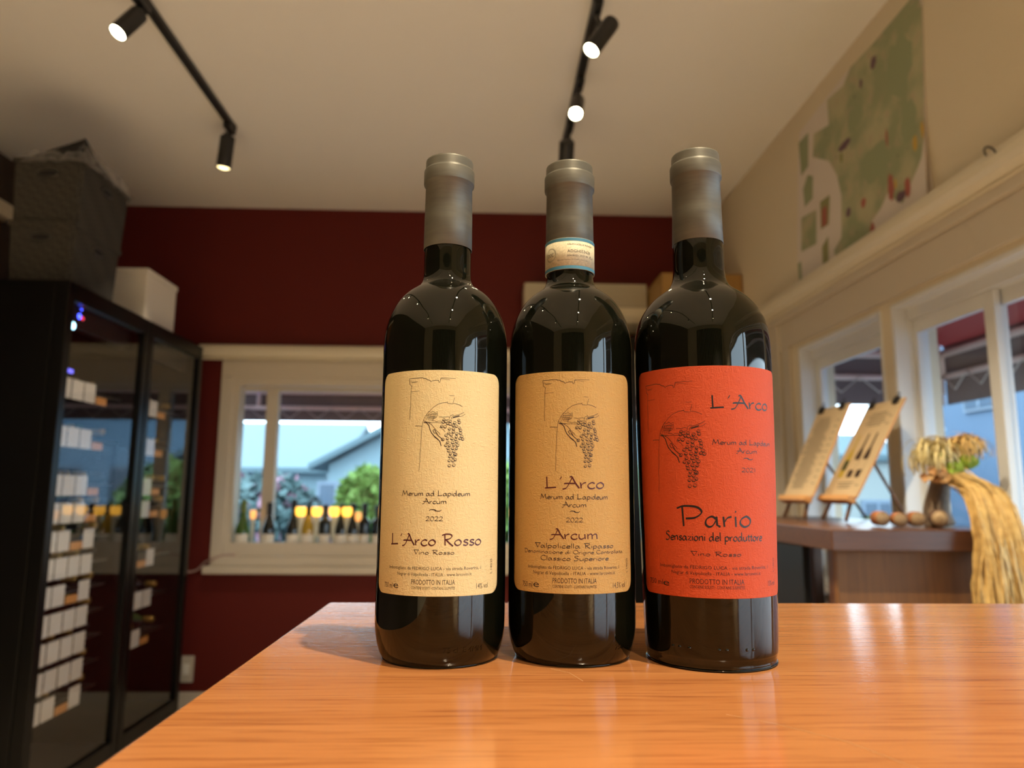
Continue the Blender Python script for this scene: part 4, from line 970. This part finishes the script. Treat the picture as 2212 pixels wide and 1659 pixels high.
# ------------------------------------------------------------------ wall map on the right wall
sheet = [(2.222, 1.8), (2.249, 1.47), (2.262, 1.251), (2.244, 1.068), (2.617, 1.066), (3.295, 1.066), (3.303, 1.213), (3.241, 1.672), (3.206, 1.8), (2.743, 1.827)]
land = [(2.283, 1.821), (2.236, 1.79), (2.226, 1.741), (2.250, 1.467), (2.268, 1.308), (2.295, 1.234), (2.33, 1.199), (2.378, 1.161), (2.422, 1.12), (2.48, 1.164), (2.511, 1.198), (2.565, 1.158), (2.633, 1.134), (2.609, 1.072), (2.78, 1.070), (2.931, 1.072), (2.939, 1.124), (2.872, 1.156), (2.85, 1.335), (2.877, 1.434), (2.938, 1.528), (3.085, 1.615), (3.063, 1.717), (2.919, 1.684), (2.921, 1.802), (2.779, 1.784), (2.712, 1.826), (2.521, 1.816)]
MT['map_paper'] = mat('white_map_paper', (.74, .68, .62), .7)
mm = mat('printed_map_land', (.4, .45, .3), .7); N, Lk, bb = nodes(mm)
tc = N.new('ShaderNodeTexCoord'); n1 = N.new('ShaderNodeTexNoise'); n1.inputs['Scale'].default_value = 5.5; n1.inputs['Detail'].default_value = 5
n2 = N.new('ShaderNodeTexNoise'); n2.inputs['Scale'].default_value = 34; n2.inputs['Detail'].default_value = 4
n3 = N.new('ShaderNodeTexNoise'); n3.inputs['Scale'].default_value = 22; n3.inputs['Detail'].default_value = 5
for n_ in (n1, n2, n3): Lk.new(tc.outputs['Object'], n_.inputs['Vector'])
ra = N.new('ShaderNodeValToRGB'); ra.color_ramp.elements[0].position = .42; ra.color_ramp.elements[0].color = (.33, .37, .22, 1); ra.color_ramp.elements[1].position = .58; ra.color_ramp.elements[1].color = (.50, .49, .31, 1)
Lk.new(n1.outputs['Fac'], ra.inputs[0])
rb_ = N.new('ShaderNodeValToRGB'); rb_.color_ramp.elements[0].position = .54; rb_.color_ramp.elements[0].color = (0, 0, 0, 1); rb_.color_ramp.elements[1].position = .72; rb_.color_ramp.elements[1].color = (.8, .8, .8, 1)
Lk.new(n3.outputs['Fac'], rb_.inputs[0])
mx = N.new('ShaderNodeMixRGB'); Lk.new(rb_.outputs[0], mx.inputs[0]); Lk.new(ra.outputs[0], mx.inputs[1]); mx.inputs[2].default_value = (.48, .40, .28, 1)
rc = N.new('ShaderNodeValToRGB'); rc.color_ramp.elements[0].position = .66; rc.color_ramp.elements[0].color = (0, 0, 0, 1); rc.color_ramp.elements[1].position = .76; rc.color_ramp.elements[1].color = (.7, .7, .7, 1)
Lk.new(n2.outputs['Fac'], rc.inputs[0])
m3 = N.new('ShaderNodeMixRGB'); Lk.new(rc.outputs[0], m3.inputs[0]); Lk.new(mx.outputs[0], m3.inputs[1]); m3.inputs[2].default_value = (.10, .11, .12, 1)
Lk.new(m3.outputs[0], bb.inputs['Base Color']); MT['map_land'] = mm
for nm, c in (('map_green', (.32, .37, .22)), ('map_red', (.42, .13, .10)), ('map_yellow', (.62, .42, .08)), ('map_purple', (.16, .10, .13)), ('map_olive', (.30, .30, .13))): MT[nm] = mat(nm, c, .7)
mp = empty('wall_map', (XR, 2.75, 1.45 + T), label='large paper map with green land and small insets, taped above the side windows', cat='map')
def curl(y): return .012 * max(0, (2.40 - y) / .18) ** 2
def mpoly(pts, off, h=0):
    mb = MB(); V = [(XR - off, y, z + T) for y, z in pts]
    mb.poly(V, h=(h, 0, 0) if h else None)
    return mb
lpart('paper_sheet', 'map_paper', mpoly(sheet, .0045, .003), mp)
mb = MB(); mb.poly([(XR - .0046, 2.262, 1.251 + T), (XR - .0046, 2.250, 1.075 + T), (XR - .0046, 2.30, 1.07 + T), (XR - .0046, 2.30, 1.26 + T)][::-1]); 
mb2 = MB(); mb2.poly([(XR - .005, 2.262, 1.40 + T), (XR - .034, 2.236, 1.068 + T), (XR - .005, 2.275, 1.068 + T)], h=(-.0006, 0, 0)); lpart('curled_corner', 'map_paper', mb2, mp)
mb.bm.free()
lpart('land_print', 'map_land', mpoly(land, .0052), mp)
for nm, m, pts in (('inset_strip', 'map_green', [(3.221, 1.753), (3.115, 1.752), (3.134, 1.595), (3.212, 1.582)]), ('inset_strip', 'map_green', [(3.201, 1.511), (3.148, 1.558), (3.095, 1.529), (3.108, 1.428), (3.193, 1.42)]),
        ('inset_map', 'map_land', [(3.236, 1.384), (3.079, 1.363), (3.098, 1.208), (3.255, 1.224)]), ('inset_map', 'map_olive', [(3.041, 1.383), (2.948, 1.377), (2.972, 1.253), (3.048, 1.257)]),
        ('inset_map', 'map_olive', [(3.046, 1.177), (2.983, 1.204), (2.991, 1.094), (3.05, 1.097)]), ('border_strip', 'map_green', [(3.300, 1.179), (3.261, 1.182), (3.262, 1.084), (3.115, 1.080), (3.117, 1.068), (3.290, 1.068)])):
    lpart(nm, m, mpoly(pts, .0052), mp)
lpart('red_district', 'map_red', mpoly([(3.025, 1.343), (2.981, 1.342), (2.991, 1.26), (3.035, 1.26)], .0056), mp)
def blob(y, z, ry, rz, m, nm, sd):
    pts = [(y + ry * math.cos(a) * (1 + .45 * noise.noise(Vector((math.cos(a) * 2 + sd, math.sin(a) * 2, sd)))), z + rz * math.sin(a) * (1 + .45 * noise.noise(Vector((sd, math.cos(a) * 2, math.sin(a) * 2))))) for a in [k * PI / 9 for k in range(18)]]
    lpart(nm, m, mpoly(pts, .0058 + .0001 * (sd % 3)), mp)
for i, (y, z, ry, rz, m) in enumerate(((2.486, 1.208, .020, .05, 'map_red'), (2.628, 1.10, .018, .03, 'map_red'), (2.385, 1.165, .018, .035, 'map_red'), (2.43, 1.15, .03, .02, 'map_purple'), (2.276, 1.325, .010, .03, 'map_yellow'), (2.323, 1.30, .012, .03, 'map_yellow'),
        (2.543, 1.741, .022, .025, 'map_purple'), (2.795, 1.53, .05, .018, 'map_purple'), (2.641, 1.711, .012, .02, 'map_purple'), (2.491, 1.406, .007, .035, 'map_red'), (2.83, 1.49, .015, .025, 'map_olive'), (2.70, 1.60, .06, .05, 'map_green'), (2.58, 1.35, .10, .07, 'map_green'), (2.38, 1.62, .08, .12, 'map_green'), (2.35, 1.40, .05, .08, 'map_green'), (2.76, 1.10, .10, .025, 'map_green'), (2.92, 1.085, .015, .012, 'map_red'), (2.68, 1.23, .018, .02, 'map_red'), (2.80, 1.24, .02, .02, 'map_purple'), (2.455, 1.09 + .12, .008, .02, 'map_yellow'))):
    blob(y, z, ry, rz, MT[m], 'printed_patch', i + 1)

# ------------------------------------------------------------------ outdoors: awnings, street, houses, trees
MT['awning'] = mat('maroon_awning_cloth', (.20, .085, .09), .8)
N, Lk, bb = nodes(MT['awning'])
tl = N.new('ShaderNodeBsdfTranslucent'); tl.inputs[0].default_value = (.50, .16, .16, 1); ms = N.new('ShaderNodeMixShader'); ms.inputs[0].default_value = .30
out = [n for n in N if n.type == 'OUTPUT_MATERIAL'][0]; Lk.new(bb.outputs[0], ms.inputs[1]); Lk.new(tl.outputs[0], ms.inputs[2]); Lk.new(ms.outputs[0], out.inputs[0])
MT['valance'] = mat('grey_brown_valance', (.20, .15, .155), .8)
MT['tube'] = mat('pinkish_white_awning_tube', (.85, .66, .64), .45)
MT['rope'] = mat('pale_rope', (.60, .52, .50), .7)
def awning(name, label, alongx, f, a0, a1, wall, zt, zm, zv, zwall):
    """f front coordinate, a0..a1 extent, tubes at zt and zm, valance bottom zv"""
    r = empty(name, (0, 0, 0), label=label, cat='awning', group='maroon awnings outside the windows')
    Pt = (lambda a, d, z: Vector((a, d, z + T))) if alongx else (lambda a, d, z: Vector((d, a, z + T)))
    th = (0, .006, 0) if alongx else (.006, 0, 0)
    o = MB(); o.poly([Pt(a0, f + .03, zt + .05), Pt(a1, f + .03, zt + .05), Pt(a1, wall, zwall), Pt(a0, wall, zwall)], h=(0, 0, .006)); lpart('canopy', 'awning', o, r)
    o = MB(); n = 60; P = []
    for i in range(n):
        x = a0 + (a1 - a0) * i / n; x2 = a0 + (a1 - a0) * (i + 1) / n
        o.poly([Pt(x, f + .03, zv + .0), Pt(x2, f + .03, zv + .0), Pt(x2, f + .03, zt + .05), Pt(x, f + .03, zt + .05)])
    bmesh.ops.remove_doubles(o.bm, verts=o.bm.verts, dist=1e-4); lpart('valance', 'valance', o, r)
    for z, rr in ((zt, .022), (zm, .017)): lpart('front_tube', 'tube', MB().tube([Pt(a0, f, z), Pt(a1, f, z)], rr, 12), r)
    o = MB(); x = a0 + .1; pts = []
    k = 0
    while x < a1: pts.append(Pt(x, f - .02, zm if k % 2 == 0 else zm - .085)); x += .105; k += 1
    lpart('lacing_rope', 'rope', MB().tube(pts, .0045, 6), r)
    x = a0 + .3
    while x < a1:
        lpart('rafter_tube', 'tube', MB().tube([Pt(x, f, zm), Pt(x, f, zt), Pt(x, wall, zt + .14)], .016, 10), r); x += 1.55
    return r, Pt
aw1, P1 = awning('awning', 'maroon awning with pinkish tubes outside the back window', True, 5.60, -3.6, 1.55, YB + .17, .845, .72, .621, 1.45)
lpart('front_tube', 'tube', MB().tube([P1(-3.6, 5.58, .945), P1(1.55, 5.58, .945)], .022, 12), aw1)
aw2, P2 = awning('awning', 'maroon awning with a hipped corner outside the side windows', False, 2.59, -.95, 4.03, XR + .17, .888, .755, .60, 1.45)
o = MB(); o.poly([P2(4.05, 2.62, .60), P2(4.05, 1.68, .60), P2(4.05, 1.68, .97), P2(4.05, 2.62, .938)], h=(0, .006, 0)); lpart('side_valance', 'valance', o, aw2)
o = MB(); o.poly([P2(4.05, 2.62, .938), P2(4.05, 1.66, .97), P2(3.4, 1.66, 1.45)], h=(0, 0, .006)); lpart('side_canopy', 'awning', o, aw2)
for z, rr in ((.888, .022), (.755, .017)): lpart('side_tube', 'tube', MB().tube([P2(4.03, 2.59, z), P2(4.03, 1.66, z)], rr, 12), aw2)
lpart('corner_post', 'tube', MB().tube([P2(4.03, 2.59, .91), P2(4.03, 2.59, .66)], .020, 12), aw2)
lpart('hip_tube', 'tube', MB().tube([P2(4.03, 2.59, .89), P2(3.1, 1.66, 1.0)], .018, 12), aw2)
lpart('lacing_rope', 'rope', MB().tube([P2(4.01, 2.55 - .11 * k, .755 if k % 2 == 0 else .665) for k in range(9)], .0045, 6), aw2)

MT['street'] = mat('grey_street', (.07, .085, .11), .8)
g = B(-40, 45, -30, 60, -.42, -.30).build('street', 'street'); g['kind'] = 'structure'
MT['house_blue'] = noisy(mat('pale_blue_grey_house', (.19, .29, .33), .8), .8, (.18, .275, .315), (.215, .315, .36))
MT['house_grey'] = mat('grey_blue_house', (.23, .31, .40), .8); MT['house_pale'] = mat('pale_render', (.30, .34, .33), .8)
MT['roof_sheet'] = mat('light_metal_roof', (.09, .15, .175), .7); MT['win_dark'] = mat('dark_house_window', (.06, .10, .15), .25); MT['win_frame'] = mat('house_window_frame', (.17, .23, .30), .6)
MT['house_mid'] = mat('mid_blue_grey_wall', (.18, .30, .42), .8)
MT['house_side'] = mat('dusty_blue_house_wall', (.085, .145, .225), .8)
def house(name, label, x0, x1, y0, y1, h, wall, roof, wins, ridge='x', rh=1.4, ov=.3):
    r = empty(name, ((x0 + x1) / 2, (y0 + y1) / 2, -.3), label=label, cat='house', group='houses across the street')
    h += T - 1; wins = [(s_, a_, z_ + T - 1, w_, h_) for s_, a_, z_, w_, h_ in wins]
    lpart('house_wall', wall, B(x0, x1, y0, y1, -.3, h), r)
    mb = MB()
    if ridge == 'x':
        ym = (y0 + y1) / 2; P = [(x0 - ov, y0 - ov, h - .1), (x0 - ov, ym, h + rh), (x0 - ov, y1 + ov, h - .1), (x0 - ov, y1 + ov, h), (x0 - ov, ym, h + rh + .12), (x0 - ov, y0 - ov, h)]; mb.poly(P, h=(x1 - x0 + 2 * ov, 0, 0))
    else:
        xm = (x0 + x1) / 2; P = [(x0 - ov, y0 - ov, h - .1), (xm, y0 - ov, h + rh), (x1 + ov, y0 - ov, h - .1), (x1 + ov, y0 - ov, h), (xm, y0 - ov, h + rh + .12), (x0 - ov, y0 - ov, h)]; mb.poly(P, h=(0, y1 - y0 + 2 * ov, 0))
        g_ = MB(); g_.poly([(x0, y0 + .01, h), (x1, y0 + .01, h), (xm, y0 + .01, h + rh)], h=(0, .1, 0)); lpart('gable', wall, g_, r)
    lpart('roof', roof, mb, r)
    for (side, a, z, w2, h2) in wins:
        if side == 's': fr = B(a - w2 / 2 - .06, a + w2 / 2 + .06, y0 - .06, y0 + .02, z - .06, z + h2 + .06, bev=.01); pn = B(a - w2 / 2, a + w2 / 2, y0 - .075, y0 - .05, z, z + h2); br = B(a - .025, a + .025, y0 - .085, y0 - .07, z, z + h2)
        else: fr = B(x0 - .06, x0 + .02, a - w2 / 2 - .06, a + w2 / 2 + .06, z - .06, z + h2 + .06, bev=.01); pn = B(x0 - .075, x0 - .05, a - w2 / 2, a + w2 / 2, z, z + h2); br = B(x0 - .085, x0 - .07, a - .025, a + .025, z, z + h2)
        f = lpart('window', 'win_frame', fr, r); lpart('pane', 'win_dark', pn, f); lpart('window_bar', 'win_frame', br, f)
    return r
house('neighbour_house', 'pale blue house with broad roof beyond the flowering tree', -13.0, -3.25, 15.0, 21.0, 1.55, 'house_blue', 'roof_sheet', [('s', -9.5, .2, 1.2, 1.0)], 'x', 1.06)
house('neighbour_house', 'grey-blue gabled house right of the flowering tree', -2.75, 1.9, 12.9, 14.2, 1.55, 'house_blue', 'roof_sheet', [('s', -2.6, .25, .55, .95), ('s', .3, .4, 1.0, .9)], 'y', 1.3)
house('neighbour_house', 'tall blue-grey house mirrored in the doors of the wine fridges', 2.6, 6.3, 15.0, 19.0, 2.9, 'house_mid', 'roof_sheet', [('s', 3.6, .6, .9, .9), ('s', 5.2, .6, .9, .9)], 'x', .8)
house('street_house', 'dusty blue building filling the view through the side windows', 9.0, 16.0, 8.2, 15.3, 6.5, 'house_side', 'house_grey', [('e', 12.85, 2.68, .8, .5), ('e', 9.5, 2.3, .9, .75), ('e', 11.2, -.1, 1.0, 1.1)], 'y', 1.5)
house('garden_shed', 'low pale building glimpsed past the menu boards', 5.9, 6.9, 12.0, 14.0, 1.75, 'house_pale', 'roof_sheet', [('s', 6.45, .45, .4, .5)], 'x', .3, .12)
def leaf_mass(mb, c, R, n, sx, sz, ls=.09):
    for i in range(n):
        v = Vector((random.gauss(0, 1), random.gauss(0, 1), random.gauss(0, 1))).normalized() * rnd(.55, 1.0) ** .6 * R
        p = Vector((c[0] + v.x * sx, c[1] + v.y * sx, c[2] + v.z * sz)) + Vector((noise.noise(v * 1.4), 0, noise.noise(v * 1.4 + Vector((4, 0, 0))))) * R * .3
        a = Vector((rnd(-1, 1), rnd(-1, 1), rnd(-1, 1))).normalized() * ls * rnd(.6, 1.3); b_ = a.cross(Vector((rnd(-1, 1), rnd(-1, 1), rnd(-1, 1)))).normalized() * ls * .5
        q = [mb.bm.verts.new(p + t) for t in (a, b_, -a, -b_)]; mb.bm.faces.new(q)
for nm, c in (('leaf_blue_green', (.085, .15, .155)), ('leaf_bright', (.14, .26, .05)), ('blossom', (.30, .16, .22)), ('bark_grey', (.12, .10, .09)), ('leaf_mid', (.13, .26, .08))): MT[nm] = mat(nm, c, .75)
def tree(name, label, x, y, z, R, sx, sz, m, n, blossom=0, ls=.09):
    z += T - 1
    r = empty(name, (x, y, -.3), label=label, cat='tree', group='trees and shrubs across the street')
    t = MB(); t.tube(smooth_pts([(x, y, -.3), (x + .05, y, z * .4), (x - .05, y, z)], 4), .06, 8)
    for k in range(5): t.tube([(x, y, z * .5 + .1 * k), (x + math.cos(k * 2) * R * sx * .5, y + math.sin(k * 2) * R * .4, z + R * .2)], .02, 6)
    lpart('trunk', 'bark_grey', t, r); f = MB(); leaf_mass(f, (x, y, z), R, n, sx, sz, ls); lpart('foliage', m, f, r, kind='stuff')
    if blossom:
        f = MB(); leaf_mass(f, (x, y, z), R * 1.02, blossom, sx, sz, ls * 1.3); lpart('blossom', 'blossom', f, r, kind='stuff')
tree('flowering_tree', 'blue-green tree with pink blossom seen through the back window, right of the mullion', -2.75, 9.2, .72 + .0, .62, 1.25, .95, 'leaf_blue_green', 5200, 620)
tree('flowering_tree', 'blue-green tree with pink blossom seen left of the white mullion', -5.0, 9.8, .85, .60, 1.2, 1.0, 'leaf_blue_green', 4200, 380)
tree('garden_shrub', 'bright yellow-green shrub behind the left edge of the cream-labelled bottle', -1.30, 8.2, .80, .40, .7, 1.5, 'leaf_bright', 3000)
tree('garden_shrub', 'bright green bush mirrored in the glass of the wine fridges', .2, 8.6, .85, .55, 1.1, 1.1, 'leaf_bright', 3200)
# flower pots on the outer ledge beyond the side window
MT['pot'] = mat('grey_flower_pot', (.25, .24, .24), .6); MT['purple'] = mat('purple_petals', (.30, .08, .30), .6)
for i, (x, y, m) in enumerate(((2.03, 3.86, 'leaf_mid'), (2.14, 3.80, 'purple'), (2.26, 3.84, 'leaf_mid'))):
    r = empty('flower_pot', (x, y, -.3), label=['pot with green leaves at the left end of the outside planter', 'pot with purple flowers in the outside planter', 'leafy pot at the right end of the outside planter'][i] + ', below the menus', cat='flower pot', group='pots outside the side window')
    lpart('pot', 'pot', MB().lathe([(0, 0), (.035, 0), (.045, .15 + T), (.04, .15 + T), (.036, .12 + T), (0, .12 + T)], 20, c=(x, y, -.3)), r)
    f = MB(); leaf_mass(f, (x, y, T - .07), .055, 160, .8, .9, .022); lpart('leaves', m, f, r, kind='stuff')
# dark curtain at the unlit end of the room, mirrored in the bottles
MT['curtain'] = mat('dark_curtain', (.05, .048, .045), .9)
mb = MB(); n = 160
top_ = [mb.bm.verts.new((-1.3 + 2.5 * i / n, -2.9 + .04 * math.sin(i * .9), 2.6)) for i in range(n + 1)]; bot_ = [mb.bm.verts.new((-1.3 + 2.5 * i / n, -2.9 + .05 * math.sin(i * .9 + .2), .05)) for i in range(n + 1)]
for i in range(n): mb.bm.faces.new((top_[i], top_[i + 1], bot_[i + 1], bot_[i])).smooth = True
tag(mb.build('curtain', 'curtain', fixn=False), 'dark pleated curtain mirrored in the bottle shoulders', 'curtain')
